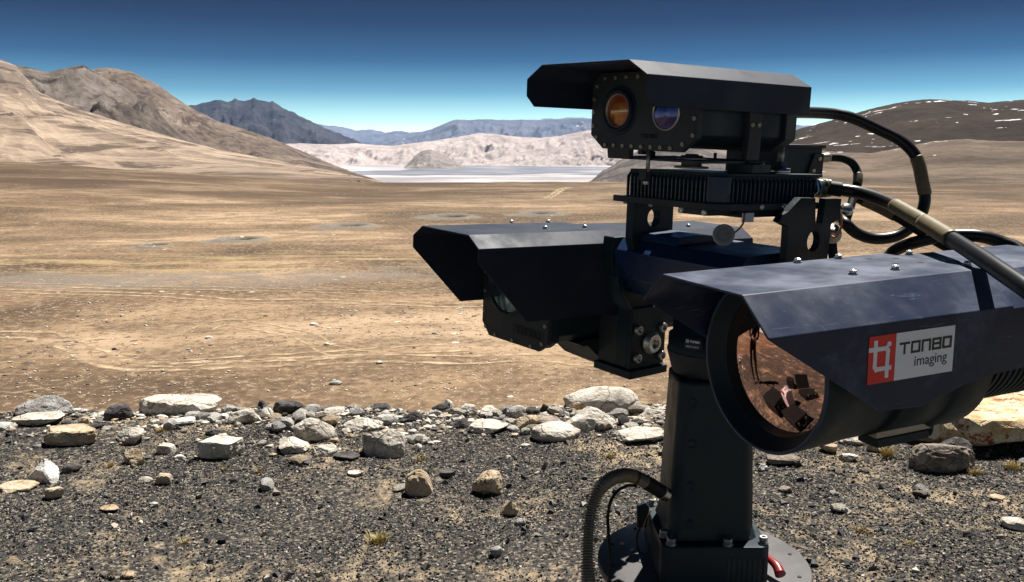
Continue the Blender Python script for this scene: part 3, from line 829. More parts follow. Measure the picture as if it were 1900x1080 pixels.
G1 = 'rocks of the rubble belt along the hill edge'
ROCKS = [
 (86, 778, 98, 47, 'grey', 'large rounded grey boulder at far left, shaded on its left side', dict(sub=4, rnd=0.3)),
 (81, 792, 89, 20, 'pale', 'long low pale slab lying in front of the far left boulder', dict(flat=0.25)),
 (130, 792, 33, 12, 'dark', 'small dark flat stone at the right foot of the far left boulder', {}),
 (157, 788, 22, 14, 'tan', 'small tan cobble right of the far left boulder', {}),
 (227, 781, 58, 31, 'dark', 'dark blackish blocky stone just left of the long flat-topped boulder', dict(planes=8, rnd=0.1)),
 (333, 772, 155, 50, 'pale', 'long pale flat-topped boulder, widest in the left half of the belt', dict(sub=4, rnd=0.25, flat=0.3, depth=0.55)),
 (333, 766, 26, 20, 'tan', 'small tan cobble against the front of the long flat-topped boulder', {}),
 (360, 769, 24, 13, 'dark', 'small dark stone right of the tan cobble at the long boulder', {}),
 (487, 757, 33, 31, 'dark', 'dark upright pointed stone on the skyline of the left belt', dict(point=0.5, rnd=0.3)),
 (441, 760, 31, 17, 'white', 'whitish block left of the dark upright pointed stone', {}),
 (424, 769, 30, 17, 'grey', 'grey stone touching the right end of the long flat-topped boulder', {}),
 (457, 787, 62, 29, 'pale', 'pale angular block in front of the dark upright pointed stone', {}),
 (497, 776, 24, 20, 'white', 'small whitish cobble at the foot of the dark upright pointed stone', {}),
 (536, 769, 56, 24, 'dark', 'wide dark stone right of the dark upright pointed stone', dict(rnd=0.15)),
 (580, 770, 36, 18, 'grey', 'grey stone at the right end of the wide dark stone', {}),
 (524, 799, 48, 24, 'grey', 'grey angular stone left behind the round speckled boulder', {}),
 (583, 823, 78, 46, 'pale', 'round pale boulder with a shaded underside, left of centre', dict(sub=4, rnd=0.3)),
 (135, 829, 102, 32, 'tan', 'broad tan slab sloping down to the right at the left', dict(flat=0.2, depth=0.6)),
 (243, 827, 62, 33, 'pale', 'pale grey block right of the broad tan slab', {}),
 (250, 865, 46, 32, 'tan', 'tilted tan slab below the pale grey block', dict(tilt=-0.3)),
 (310, 843, 35, 21, 'pale', 'small pale pointed stone left of the wide low pale boulder', dict(point=0.4)),
 (413, 854, 80, 38, 'pale', 'wide low pale boulder half sunk in gravel left of centre', dict(flat=0.3)),
 (540, 845, 65, 26, 'pale', 'low pale ridge-shaped stone below the round pale boulder', dict(point=0.3)),
 (603, 849, 52, 22, 'pale', 'low pale stone left of the dark flat slate', {}),
 (84, 899, 64, 47, 'white', 'white pyramid-shaped stone with black shaded foot at far left', dict(point=0.75, planes=7, rnd=0.05)),
 (134, 878, 35, 18, 'dark', 'dark lump right of the white pyramid-shaped stone', dict(rnd=0.4)),
 (334, 854, 24, 10, 'white', 'small flat white stone left of the wide low pale boulder', {}),
 (305, 901, 30, 22, 'tan', 'small upright tan stone on the open gravel at left', {}),
 (271, 896, 28, 10, 'pale', 'small flat pale stone left of the upright tan stone', {}),
 (103, 929, 38, 22, 'tan', 'tan wedge-shaped stone below the white pyramid-shaped stone', dict(tilt=-0.3)),
 (33, 917, 70, 12, 'tan', 'flat tan slab cut by the left picture edge', dict(flat=0.2)),
 (205, 953, 37, 10, 'tan', 'thin flat tan stone lying alone on gravel at lower left', dict(flat=0.2)),
 (286, 942, 17, 9, 'pale', 'tiny pale stone right of the thin flat tan stone', {}),
 (12, 800, 42, 16, 'white', 'whitish block at the very left picture edge', {}),
 (176, 798, 34, 12, 'dark', 'dark low stone in front of the dark blocky stone', {}),
 (340, 791, 46, 12, 'white', 'flat whitish stone in front of the long flat-topped boulder', dict(flat=0.25)),
 (397, 809, 31, 13, 'dark', 'small dark stone below right of the long flat-topped boulder', {}),
 (238, 1076, 28, 14, 'tan', 'small tan stone at the bottom picture edge', {}),
 (713, 851, 86, 53, 'pale', 'large pale wedge with a dark shaded front, centre of the belt', dict(sub=4, planes=8, rnd=0.1, point=0.35)),
 (643, 856, 54, 11, 'dark', 'dark flat slate left of the large pale wedge', dict(flat=0.15)),
 (673, 803, 76, 26, 'pale', 'broad pale loaf-shaped stone above the large pale wedge', dict(rnd=0.25)),
 (719, 790, 43, 23, 'grey', 'grey rounded stone right of the broad loaf-shaped stone', dict(rnd=0.4)),
 (765, 783, 41, 20, 'dark', 'dark slate block right of the grey rounded stone', dict(rnd=0.1)),
 (706, 759, 44, 15, 'dark', 'dark low stone on the skyline above the loaf-shaped stone', {}),
 (662, 773, 31, 18, 'grey', 'grey stone left above the loaf-shaped stone', {}),
 (620, 771, 40, 14, 'pale', 'pale low stone on the skyline right of the round pale boulder', {}),
 (818, 766, 37, 18, 'dark', 'dark grey stone at the left foot of the small stone heap', {}),
 (830, 752, 24, 20, 'pale', 'pale stone at the left top of the small stone heap', {}),
 (880, 744, 20, 20, 'brown', 'brown stone crowning the small stone heap', {}),
 (868, 764, 42, 25, 'pale', 'pale block in the middle of the small stone heap', {}),
 (902, 756, 25, 24, 'pale', 'pale leaning stone right below the crown of the heap', dict(tilt=0.4)),
 (928, 757, 27, 18, 'grey', 'grey stone at the right end of the small stone heap', {}),
 (910, 774, 46, 21, 'pale', 'pale rounded stone in front of the small stone heap', dict(rnd=0.25)),
 (957, 779, 36, 27, 'grey', 'grey upright block between the heap and the dark brown blocks', {}),
 (985, 764, 31, 17, 'dark', 'dark brown block on the skyline left of the huge smooth boulder', dict(planes=7, rnd=0.05)),
 (1010, 766, 21, 18, 'dark', 'narrow dark block beside the dark brown block on the skyline', dict(planes=7, rnd=0.05)),
 (1032, 765, 22, 17, 'pale', 'small pale stone at the left foot of the huge smooth boulder', {}),
 (1114, 760, 143, 49, 'pale', 'huge smooth rounded boulder on the skyline right of centre', dict(sub=4, rnd=0.6, depth=0.6)),
 (1031, 823, 94, 35, 'pale', 'long pale stone pointing right below the brown grey stones', dict(rnd=0.35)),
 (976, 796, 48, 28, 'tan', 'tan grey stone left of the brown grey angular stone', {}),
 (1014, 796, 56, 25, 'brown', 'brown grey angular stone above the long pale stone', {}),
 (1094, 803, 112, 46, 'pale', 'big pale ridged slab in front of the huge smooth boulder', dict(sub=4, planes=8, point=0.5, rnd=0.1, depth=0.6)),
 (905, 807, 78, 20, 'pale', 'flat pale slab below the small stone heap', dict(flat=0.2)),
 (856, 796, 38, 18, 'dark', 'dark grey wedge left of the flat pale slab', {}),
 (777, 825, 36, 18, 'grey', 'grey stone just right of the large pale wedge', {}),
 (775, 835, 17, 13, 'white', 'small white cobble right of the large pale wedge', {}),
 (777, 922, 54, 47, 'tan', 'two-lobed tan stone with brown shaded side on open gravel', dict(rnd=0.35, planes=9)),
 (904, 922, 59, 44, 'tan', 'rounded tan cobble on open gravel right of the two-lobed stone', dict(rnd=0.25, sub=4)),
 (945, 959, 36, 31, 'tan', 'small tan cobble with black pits, nearest of the three on open gravel', dict(rnd=0.3)),
 (965, 976, 22, 13, 'grey', 'bluish grey chip just below the small pitted cobble', {}),
 (921, 1035, 24, 18, 'grey', 'small grey stone with dark underside near the bottom centre', {}),
 (831, 888, 33, 14, 'dark', 'dark slate chip right above the two-lobed tan stone', dict(flat=0.2)),
 (660, 886, 31, 9, 'pale', 'thin pale stone on open gravel below the large pale wedge', dict(flat=0.2)),
 (1187, 825, 100, 22, 'pale', 'low pale outcrop touching the left side of the pedestal', dict(flat=0.2)),
 (1208, 778, 62, 18, 'pale', 'pale stone between the huge smooth boulder and the pedestal', {}),
 (1786, 848, 400, 118, 'lichen', 'very large pale boulder with rust red lichen at right', dict(sub=4, rnd=0.3, flat=0.22, depth=1.15, planes=9, hgt_m=0.20)),
 (1744, 880, 121, 54, 'brown', 'brown grey cracked boulder in front of the lichen boulder', dict(sub=4, rnd=0.3, depth=0.5)),
 (1764, 864, 76, 52, 'dark', 'black stone resting behind the brown grey cracked boulder', dict(rnd=0.25, depth=0.5, sub=4)),
 (1574, 858, 34, 16, 'pale', 'pale stone under the big lens barrel', {}),
 (1536, 842, 33, 16, 'tan', 'tan slab chip left below the lens barrel', dict(flat=0.25)),
 (1587, 828, 64, 20, 'pale', 'pale broken slab left of the lichen boulder', {}),
 (1452, 867, 68, 22, 'brown', 'brown grey low stone right of the pedestal', dict(flat=0.3)),
 (1880, 986, 44, 20, 'pale', 'pale stone near the right picture edge on open gravel', {}),
 (1626, 839, 38, 40, 'tan', 'tan shadowed stone at the left end of the lichen boulder', {}),
 (1456, 916, 26, 12, 'brown', 'small brown stone right of the pedestal on open gravel', {}),
 (1415, 875, 18, 14, 'white', 'small white stone touching the right side of the pedestal', {}),
 (1850, 930, 30, 9, 'tan', 'thin tan stone on open gravel below the lichen boulder', {}),
 (623, 715, 24, 9, 'grey', 'grey boulder alone on the plain beyond the belt', dict(rnd=0.4)),
 (704, 676, 13, 6, 'pale', 'small pale boulder by the wheel track on the plain', {}),
 (583, 604, 17, 6, 'white', 'white flat boulder far out on the plain', {}),
 (388, 629, 15, 6, 'white', 'white boulder on the plain left of the white flat one', {}),
 (211, 650, 9, 5, 'dark', 'small black stone beside the bend of the wheel track', {}),
 (606, 641, 11, 6, 'pale', 'pale stone on the plain between two wheel tracks', {}),
]
for q in ROCKS:
    kw = dict(q[6])
    rock(*q[:6], group=G1 if q[1] > 730 and q[1] < 862 else None, **kw)

# small loose stones of the belt: alike, one object each
SM = [rock_shape(900 + k, 2, 9, 0.2) for k in range(10)]
SMESH = {}
def small_stones():
    n = 0
    tones = ['pale', 'pale', 'pale', 'white', 'white', 'tan', 'grey', 'grey', 'dark', 'brown']
    k = 0
    cl = np.stack([rng.uniform(-40, 1950, 34), 752 + np.abs(rng.normal(0, 30, 34))], -1)
    cl[:16, 0] = rng.uniform(380, 1240, 16)
    while n < 285:
        k += 1
        px = rng.uniform(-60, 1960)
        c_ = cl[int(rng.integers(34))]
        py = 752 + abs(rng.normal(0, 34)) if n < 255 else rng.uniform(830, 1060)
        if n < 200: px, py = c_[0] + rng.normal(0, 26), max(750, c_[1] + rng.normal(0, 9))
        if py > 900 and n < 255: continue
        x, y, t = hit(px, py)
        w = (8 + 32 * rng.random() ** 2.0) / FPX * t
        i, tn = int(rng.integers(10)), tones[int(rng.integers(10))]
        if (i, tn) not in SMESH:
            v, f = SM[i]
            o = mesh_np('stone', v, f, STONE[tn])
            SMESH[(i, tn)] = o.data
        else:
            o = bpy.data.objects.new('stone', SMESH[(i, tn)])
            link(o)
        hh = w * rng.uniform(0.35, 0.7)
        o.scale = (w, w * rng.uniform(0.6, 1.0), hh)
        o.rotation_euler = (rng.uniform(-0.3, 0.3), rng.uniform(-0.3, 0.3), rng.uniform(0, 6.28))
        o.location = (x, y, float(hgt(x, y)) + hh * 0.28)
        word = {'pale': 'pale', 'white': 'whitish', 'tan': 'tan', 'grey': 'grey', 'dark': 'dark', 'brown': 'brown'}[tn]
        side = 'left' if px < 420 else ('middle' if px < 1000 else 'right')
        where = 'in the %s part of the rubble belt' % side if py < 900 and n < 255 else 'on the open dark gravel'
        tag(o, 'small loose %s stone %s' % (word, where), 'stone', 'small loose %s stones %s' % (word, where))
        n += 1
small_stones()

# gravel: tens of thousands of chips, one mass
def gravel(n=165000):
    y = 2.35 + (rng.random(n) ** 0.8) * 3.3
    x = rng.uniform(-1, 1, n) * (0.75 * y + 0.5)
    # gather on the dark patches, thin out on the sandy ones
    dens = fbm(x * 1.3, y * 1.3, 71, 4) + 0.5 * fbm(x * 6, y * 6, 72, 3)
    keep = rng.random(n) < np.clip(0.95 + 1.5 * dens, 0.22, 1.0)
    x, y = x[keep], y[keep]
    n = len(x)
    base = np.array([(1, 0, -1), (-0.5, 0.9, -1), (-0.5, -0.9, -1), (1, 0, 1), (-0.5, 0.9, 1), (-0.5, -0.9, 1)], float)
    tri = np.array([(0, 2, 1), (3, 4, 5), (0, 1, 4), (0, 4, 3), (1, 2, 5), (1, 5, 4), (2, 0, 3), (2, 3, 5)])
    s = 0.0029 + 0.0054 * rng.random(n) ** 2.4
    big = rng.random(n) < 0.005
    s = np.where(big, rng.uniform(0.013, 0.022, n), s)
    v = base[None] * (0.40 + 0.95 * rng.random((n, 6, 3)))
    v = v * np.stack([s * rng.uniform(0.8, 1.6, n), s * rng.uniform(0.7, 1.2, n), s * rng.uniform(0.35, 0.8, n)], -1)[:, None]
    v[:, :, :2] *= np.where(base[None, :, 2:] > 0, rng.uniform(0.35, 0.9, (n, 1, 1)), 1.0)
    a, tx, ty = rng.uniform(0, 6.28, n), rng.normal(0, 0.35, n), rng.normal(0, 0.35, n)
    ca, sa = np.cos(a)[:, None], np.sin(a)[:, None]
    X, Y, Z = v[..., 0], v[..., 1], v[..., 2]
    Y, Z = Y * np.cos(tx)[:, None] - Z * np.sin(tx)[:, None], Y * np.sin(tx)[:, None] + Z * np.cos(tx)[:, None]
    X, Z = X * np.cos(ty)[:, None] + Z * np.sin(ty)[:, None], -X * np.sin(ty)[:, None] + Z * np.cos(ty)[:, None]
    X, Y = X * ca - Y * sa, X * sa + Y * ca
    z0 = hgt(x, y) + s * 0.25
    V = np.stack([X + x[:, None], Y + y[:, None], Z + z0[:, None]], -1).reshape(-1, 3)
    F = (tri[None] + 6 * np.arange(n)[:, None, None]).reshape(-1, 3)
    pal = np.array([(0.030, 0.031, 0.036), (0.045, 0.045, 0.05), (0.065, 0.062, 0.062), (0.10, 0.094, 0.088), (0.17, 0.15, 0.13), (0.36, 0.30, 0.22), (0.52, 0.47, 0.40)])
    pr = np.array([0.24, 0.22, 0.19, 0.11, 0.06, 0.09, 0.09])
    c = pal[rng.choice(len(pal), n, p=pr)] * rng.uniform(0.75, 1.3, (n, 1)) * np.array([0.80, 0.83, 0.87])
    c = np.repeat(np.hstack([c, np.ones((n, 1))]), 6, 0)
    t = NT('gravel_chips')
    at_ = t.new('ShaderNodeAttribute', attribute_name='tint')
    t.set(at_.outputs['Color'], 0.7, 0, 0.35)
    o = mesh_np('gravel', V, F, t.m, col=c)
    tag(o, 'dark loose gravel covering the hilltop', 'gravel', kind='stuff')
gravel()

# rubble: fist-sized bits and smaller packed between the stones of the belt
def rubble(n=5200):
    px = rng.uniform(-120, 2000, n)
    py = 749 + np.abs(rng.normal(0, 26, n))
    dr = np.stack([ray(a, b) for a, b in zip(px, py)])
    t = -CAMZ / dr[:, 2]
    x, y = dr[:, 0] * t, dr[:, 1] * t
    keep = fbm(x * 1.6, y * 1.6, 91, 3) + rng.normal(0, 0.3, n) > -0.12
    x, y = x[keep], y[keep]
    n = len(x)
    v0, f0 = ICO[1]
    s = 0.006 + 0.020 * rng.random(n) ** 2.2
    v = v0[None] * (0.55 + 0.7 * rng.random((n, len(v0), 1))) * s[:, None, None]
    v[:, :, 0] *= rng.uniform(0.9, 1.7, n)[:, None]
    v[:, :, 2] *= rng.uniform(0.5, 0.9, n)[:, None]
    V = v + np.stack([x, y, hgt(x, y) + s * 0.25], -1)[:, None]
    F = (f0[None] + len(v0) * np.arange(n)[:, None, None]).reshape(-1, 3)
    pal = np.array([(0.46, 0.42, 0.36), (0.58, 0.55, 0.50), (0.36, 0.28, 0.19), (0.26, 0.25, 0.24), (0.05, 0.048, 0.05)])
    c = pal[rng.choice(5, n, p=[0.32, 0.24, 0.16, 0.16, 0.12])] * rng.uniform(0.75, 1.15, (n, 1))
    c = np.repeat(np.hstack([c, np.ones((n, 1))]), len(v0), 0)
    o = mesh_np('rubble', V.reshape(-1, 3), F, bpy.data.materials['gravel_chips'], col=c)
    tag(o, 'pale broken rubble packed along the hill edge', 'rubble', kind='stuff')
rubble()

# stones strewn over the plain: a few pixels each, one mass
def strewn(n=7000):
    py = 520 + 215 * rng.random(n) ** 0.8
    px = rng.uniform(-250, 2150, n)
    dr = np.stack([ray(a, b) for a, b in zip(px, py)])
    t = (PLAIN - CAMZ) / dr[:, 2]
    x, y = dr[:, 0] * t, dr[:, 1] * t
    keep = fbm(x / 12, y / 8, 81, 3) + rng.normal(0, 0.35, n) > 0.05
    x, y, t = x[keep], y[keep], t[keep]
    n = len(x)
    v0, f0 = ICO[1]
    s = (0.5 + 2.4 * rng.random(n) ** 3.5) / FPX * t
    v = v0[None] * (0.7 + 0.6 * rng.random((n, len(v0), 1))) * s[:, None, None]
    v[:, :, 0] *= rng.uniform(1, 2, n)[:, None]
    v[:, :, 2] *= rng.uniform(0.4, 0.8, n)[:, None]
    V = v + np.stack([x, y, hgt(x, y) + 0.03], -1)[:, None]
    F = (f0[None] + len(v0) * np.arange(n)[:, None, None]).reshape(-1, 3)
    pal = np.array([(0.5, 0.46, 0.4), (0.6, 0.57, 0.52), (0.38, 0.31, 0.23), (0.10, 0.09, 0.08), (0.05, 0.045, 0.045)])
    c = pal[rng.choice(5, n, p=[0.34, 0.26, 0.16, 0.14, 0.10])] * rng.uniform(0.8, 1.15, (n, 1))
    c = np.repeat(np.hstack([c, np.ones((n, 1))]), len(v0), 0)
    o = mesh_np('strewn_stones', V.reshape(-1, 3), F, bpy.data.materials['gravel_chips'], col=c)
    tag(o, 'small stones strewn over the tan plain', 'stones', kind='stuff')
strewn()

# dry grass
def mat_grass(name, c):
    t = NT(name)
    t.set(t.mix(t.noise(t.objc(), 30, 3), c, tuple(x * 0.55 for x in c)), 0.8, 0, 0.2)
    return t.m
MG = {'straw': mat_grass('straw_grass', (0.50, 0.38, 0.16)), 'yellow': mat_grass('yellow_cushion_grass', (0.50, 0.41, 0.19)), 'rust': mat_grass('rust_grass', (0.42, 0.25, 0.09))}
def tuft(px, py, w, h, kind, label, blades=70, seed=0):
    r_ = np.random.default_rng(seed + int(px))
    x, y, t = hit(px, py)
    W_, Hh = w / FPX * t, h / FPX * t
    m = MB()
    for k in range(blades):
        a, q = r_.uniform(0, 6.28), abs(r_.normal(0, 0.4))
        bx, by = math.cos(a) * q * W_ / 2, math.sin(a) * q * W_ / 2
        ln = Hh * r_.uniform(0.5, 1.15)
        d = Vector((math.cos(a + r_.normal(0, 0.5)), math.sin(a + r_.normal(0, 0.5)), 0)) * ln * r_.uniform(0.2, 0.9)
        s = Vector((-d.y, d.x, 0))
        s = s.normalized() * (W_ * 0.012 + 0.0008)
        z0 = float(hgt(x + bx, y + by)) - float(hgt(x, y))
        p0 = Vector((bx, by, z0 - 0.004))
        p1 = p0 + d * 0.45 + Vector((0, 0, ln * 0.62))
        p2 = p0 + d + Vector((0, 0, ln * 0.92))
        m.add([p0 - s, p0 + s, p1 + s * 0.7, p1 - s * 0.7, p2], [(0, 1, 2, 3), (3, 2, 4)])
    o = m.build('grass_tuft', MG[kind])
    o.location = (x, y, float(hgt(x, y)))
    tag(o, label, 'grass tuft', kind='stuff')
tuft(1072, 757, 34, 15, 'rust', 'rust brown grass tuft at the left foot of the huge smooth boulder', 110)
tuft(703, 1004, 62, 16, 'yellow', 'yellow dry cushion grass on the dark gravel, bottom centre', 260)
tuft(345, 1006, 50, 7, 'yellow', 'low yellow grass patch on gravel at lower left', 110)
tuft(205, 866, 22, 13, 'straw', 'small straw tuft between the tan slab and the pyramid-shaped stone', 60)
tuft(480, 876, 30, 9, 'straw', 'thin straw blades below the wide low pale boulder', 60)
tuft(416, 873, 26, 9, 'straw', 'thin straw blades left of centre under the wide low pale boulder', 50)
tuft(1646, 846, 34, 22, 'straw', 'straw tuft beside the lichen boulder left end', 120)
tuft(1808, 879, 36, 12, 'straw', 'straw tuft right of the brown grey cracked boulder', 100)
tuft(1880, 870, 46, 16, 'straw', 'straw tuft at the shaded foot of the lichen boulder', 140)
tuft(199, 1070, 24, 16, 'yellow', 'yellow grass blades at the bottom picture edge, left', 40)
tuft(300, 800, 50, 8, 'straw', 'straw patch below the long flat-topped boulder', 120)
tuft(780, 854, 44, 9, 'straw', 'straw patch at the right foot of the large pale wedge', 90)
tuft(1190, 772, 60, 10, 'straw', 'straw patch between the huge boulder and the pedestal', 140)
tuft(1130, 848, 60, 8, 'straw', 'straw patch below the big pale ridged slab', 100)
tuft(1600, 985, 60, 8, 'straw', 'straw patch on gravel right of the pedestal', 110)
tuft(1690, 1010, 50, 8, 'yellow', 'yellow grass patch on gravel at lower right', 100)

# weathered root lying on the lichen boulder
def driftwood():
    base = at(1874, 742, 5.05)
    m = MB()
    r_ = np.random.default_rng(4)
    for k in range(16):
        a = r_.uniform(-0.5, 0.5)
        p = Vector((r_.uniform(-0.06, 0.10), r_.uniform(-0.06, 0.06), r_.uniform(0.0, 0.03)))
        pts = [p]
        d = Vector((-math.cos(a), math.sin(a) * 0.6, r_.uniform(-0.1, 0.25)))
        for j in range(6):
            d = d + Vector((r_.normal(0, 0.15), r_.normal(0, 0.25), r_.normal(-0.08, 0.12)))
            pts.append(pts[-1] + d.normalized() * 0.022)
        m.tube(pts, 0.008, 6, rf=lambda i, q=r_.uniform(0.006, 0.016): q * (1 - i / 7.5))
    o = m.build('driftwood', mat_stone('weathered_wood', (0.16, 0.13, 0.10), (0.30, 0.26, 0.20), (0.44, 0.40, 0.33)))
    o.location = base
    tag(o, 'gnarled grey piece of dry root on top of the lichen boulder', 'driftwood')
driftwood()

# ------------------------------------------------------------------ the sensor rig
FU = frame(.1152, 1.4424, .1425, 3.7884, -.0046, -.0383)
FL = frame(-.1371, 1.7454, -.1585, 3.7867, -.0296, -.0351)
FQ = frame(.2385, 1.0849, -.1669, 3.5354, .0268, -.0132)
FS = frame(.283, 1.560, -.0845, 3.7469, -.0221, -.0212)
FH = frame(.405, 1.68, 0, 3.7875, 0, -.038)

def hood_sheet(w, ct, cz, near_wall, far_wall, L, L0=0.0):
    """open-fronted folded sheet: top, two chamfers, two walls given as (x, z) outlines"""
    h = w / 2
    m = MB()
    xs = (-L0, -L)
    top = [(-L0, -h + ct, 0), (-L, -h + ct, 0), (-L, h - ct, 0), (-L0, h - ct, 0)]
    m.v = [(-L0, -h, -cz), (-L, -h, -cz)] + top + [(-L0, h, -cz), (-L, h, -cz)]
    m.f = [(0, 1, 3, 2), (2, 3, 4, 5), (5, 4, 7, 6)]
    # walls share the chamfer edge and go on down
    def wall(pts, y, i0, i1):
        n = len(m.v)
        m.v += [(x, y, z) for x, z in pts]
        m.f.append(tuple([i0] + list(range(n, n + len(pts))) + [i1]))
    wall(near_wall, h, 6, 7)
    wall(far_wall, -h, 0, 1)
    m.sm = [False] * len(m.f)
    return m

def bolt(parent, p, d=(0, 0, 1), r=0.006, h=0.009, mat='steel', socket=True, name='bolt'):
    p, d = Vector(p), Vector(d).normalized()
    m = MB().lathe(p, d, [(0, r * 1.25), (h * 0.12, r * 1.25), (h * 0.14, r), (h * 0.9, r), (h, r * 0.85)], 16)
    if socket:
        m.lathe(p, d, [(h, r * 0.85), (h, r * 0.5), (h * 0.55, r * 0.45), (h * 0.55, 0.0001)], 12, False)
    else:
        m.lathe(p, d, [(h, r * 0.85), (h * 1.04, 0.0001)], 16)
    return m.build(name, M[mat], parent)

def hexbolt(parent, p, r=0.0065, h=0.008, mat='steel'):
    m = MB()
    x, y, z = p
    m.cyl((x, y, z), (x, y, z + 0.0018), r * 1.15, n=20)
    m.cyl((x, y, z + 0.0018), (x, y, z + h), r, n=6, smooth=False)
    m.cyl((x, y, z + h), (x, y, z + h + 0.0012), r * 0.55, n=12)
    return m.build('bolt', M[mat], parent, bevel=0.0006)

def screws(parent, pts, x, r=0.0036, mat='brass'):
    first = None
    for (y, z) in pts:
        if first is None:
            first = MB().lathe((0, 0, 0), (1, 0, 0), [(-0.002, r), (0.0022, r), (0.0026, r * 0.9), (0.0026, r * 0.45), (0.001, r * 0.4), (0.001, 0.0001)], 14, False).build('screw', M[mat], parent)
            o = first
        else:
            o = first.copy()
            link(o, parent)
        o.location = (x, y, z)

def strokes(parent, name, segs, mat, th, fn):
    """lettering: each stroke a thin bar; fn maps (u, v) of the print to the surface"""
    m = MB()
    for k_, (u0, v0, u1, v1, w) in enumerate(segs):
        d = Vector((u1 - u0, v1 - v0, 0))
        d = d.normalized() if d.length > 1e-9 else Vector((1, 0, 0))
        nn = Vector((-d.y, d.x, 0)) * (w / 2)
        a, b = Vector((u0, v0, 0)) - d * (w / 2), Vector((u1, v1, 0)) + d * (w / 2)
        q = [a - nn, b - nn, b + nn, a + nn]
        vv = [fn(p.x, p.y, 0) for p in q] + [fn(p.x, p.y, th + k_ * 0.00002) for p in q]
        m.add(vv, [(0, 1, 2, 3), (7, 6, 5, 4), (0, 4, 5, 1), (1, 5, 6, 2), (2, 6, 7, 3), (3, 7, 4, 0)])
    return m.build(name, mat, parent)

def block_word(u, v, w, h, s):
    """square block lettering T O N B O as in the maker's wordmark; N without its top right corner cut"""
    cw = w / 5.0
    g = cw * 0.14
    out = []
    def L(i): return u + cw * i + g * 0.5, u + cw * (i + 1) - g
    a, b = L(0)
    out += [(a, v + h, b, v + h, s), ((a + b) / 2, v, (a + b) / 2, v + h, s)]
    a, b = L(1)
    O = lambda a, b: [(a, v, b, v, s), (a, v + h, b, v + h, s), (a, v, a, v + h, s), (b, v, b, v + h, s)]
    out += O(a + s / 2, b)
    a, b = L(2)
    out += [(a + s / 2, v, a + s / 2, v + h, s), (a + s / 2, v + h, b, v + h, s), (b, v, b, v + h, s)]
    a, b = L(3)
    out += O(a + s / 2, b) + [(a + s / 2, v + h * 0.52, b, v + h * 0.52, s)]
    a, b = L(4)
    out += O(a + s / 2, b)
    return out

def font_mesh(text, size, mat, parent, name, Mloc, th=0.0003):
    c = bpy.data.curves.new(name, 'FONT')
    c.body = text
    c.size = size
    c.extrude = th
    o = bpy.data.objects.new(name, c)
    COL.objects.link(o)
    dg = bpy.context.evaluated_depsgraph_get()
    me = bpy.data.meshes.new_from_object(o.evaluated_get(dg))
    bpy.data.objects.remove(o)
    me.materials.clear()
    me.materials.append(mat)
    q = bpy.data.objects.new(name, me)
    link(q, parent)
    q.matrix_local = Mloc
    return q

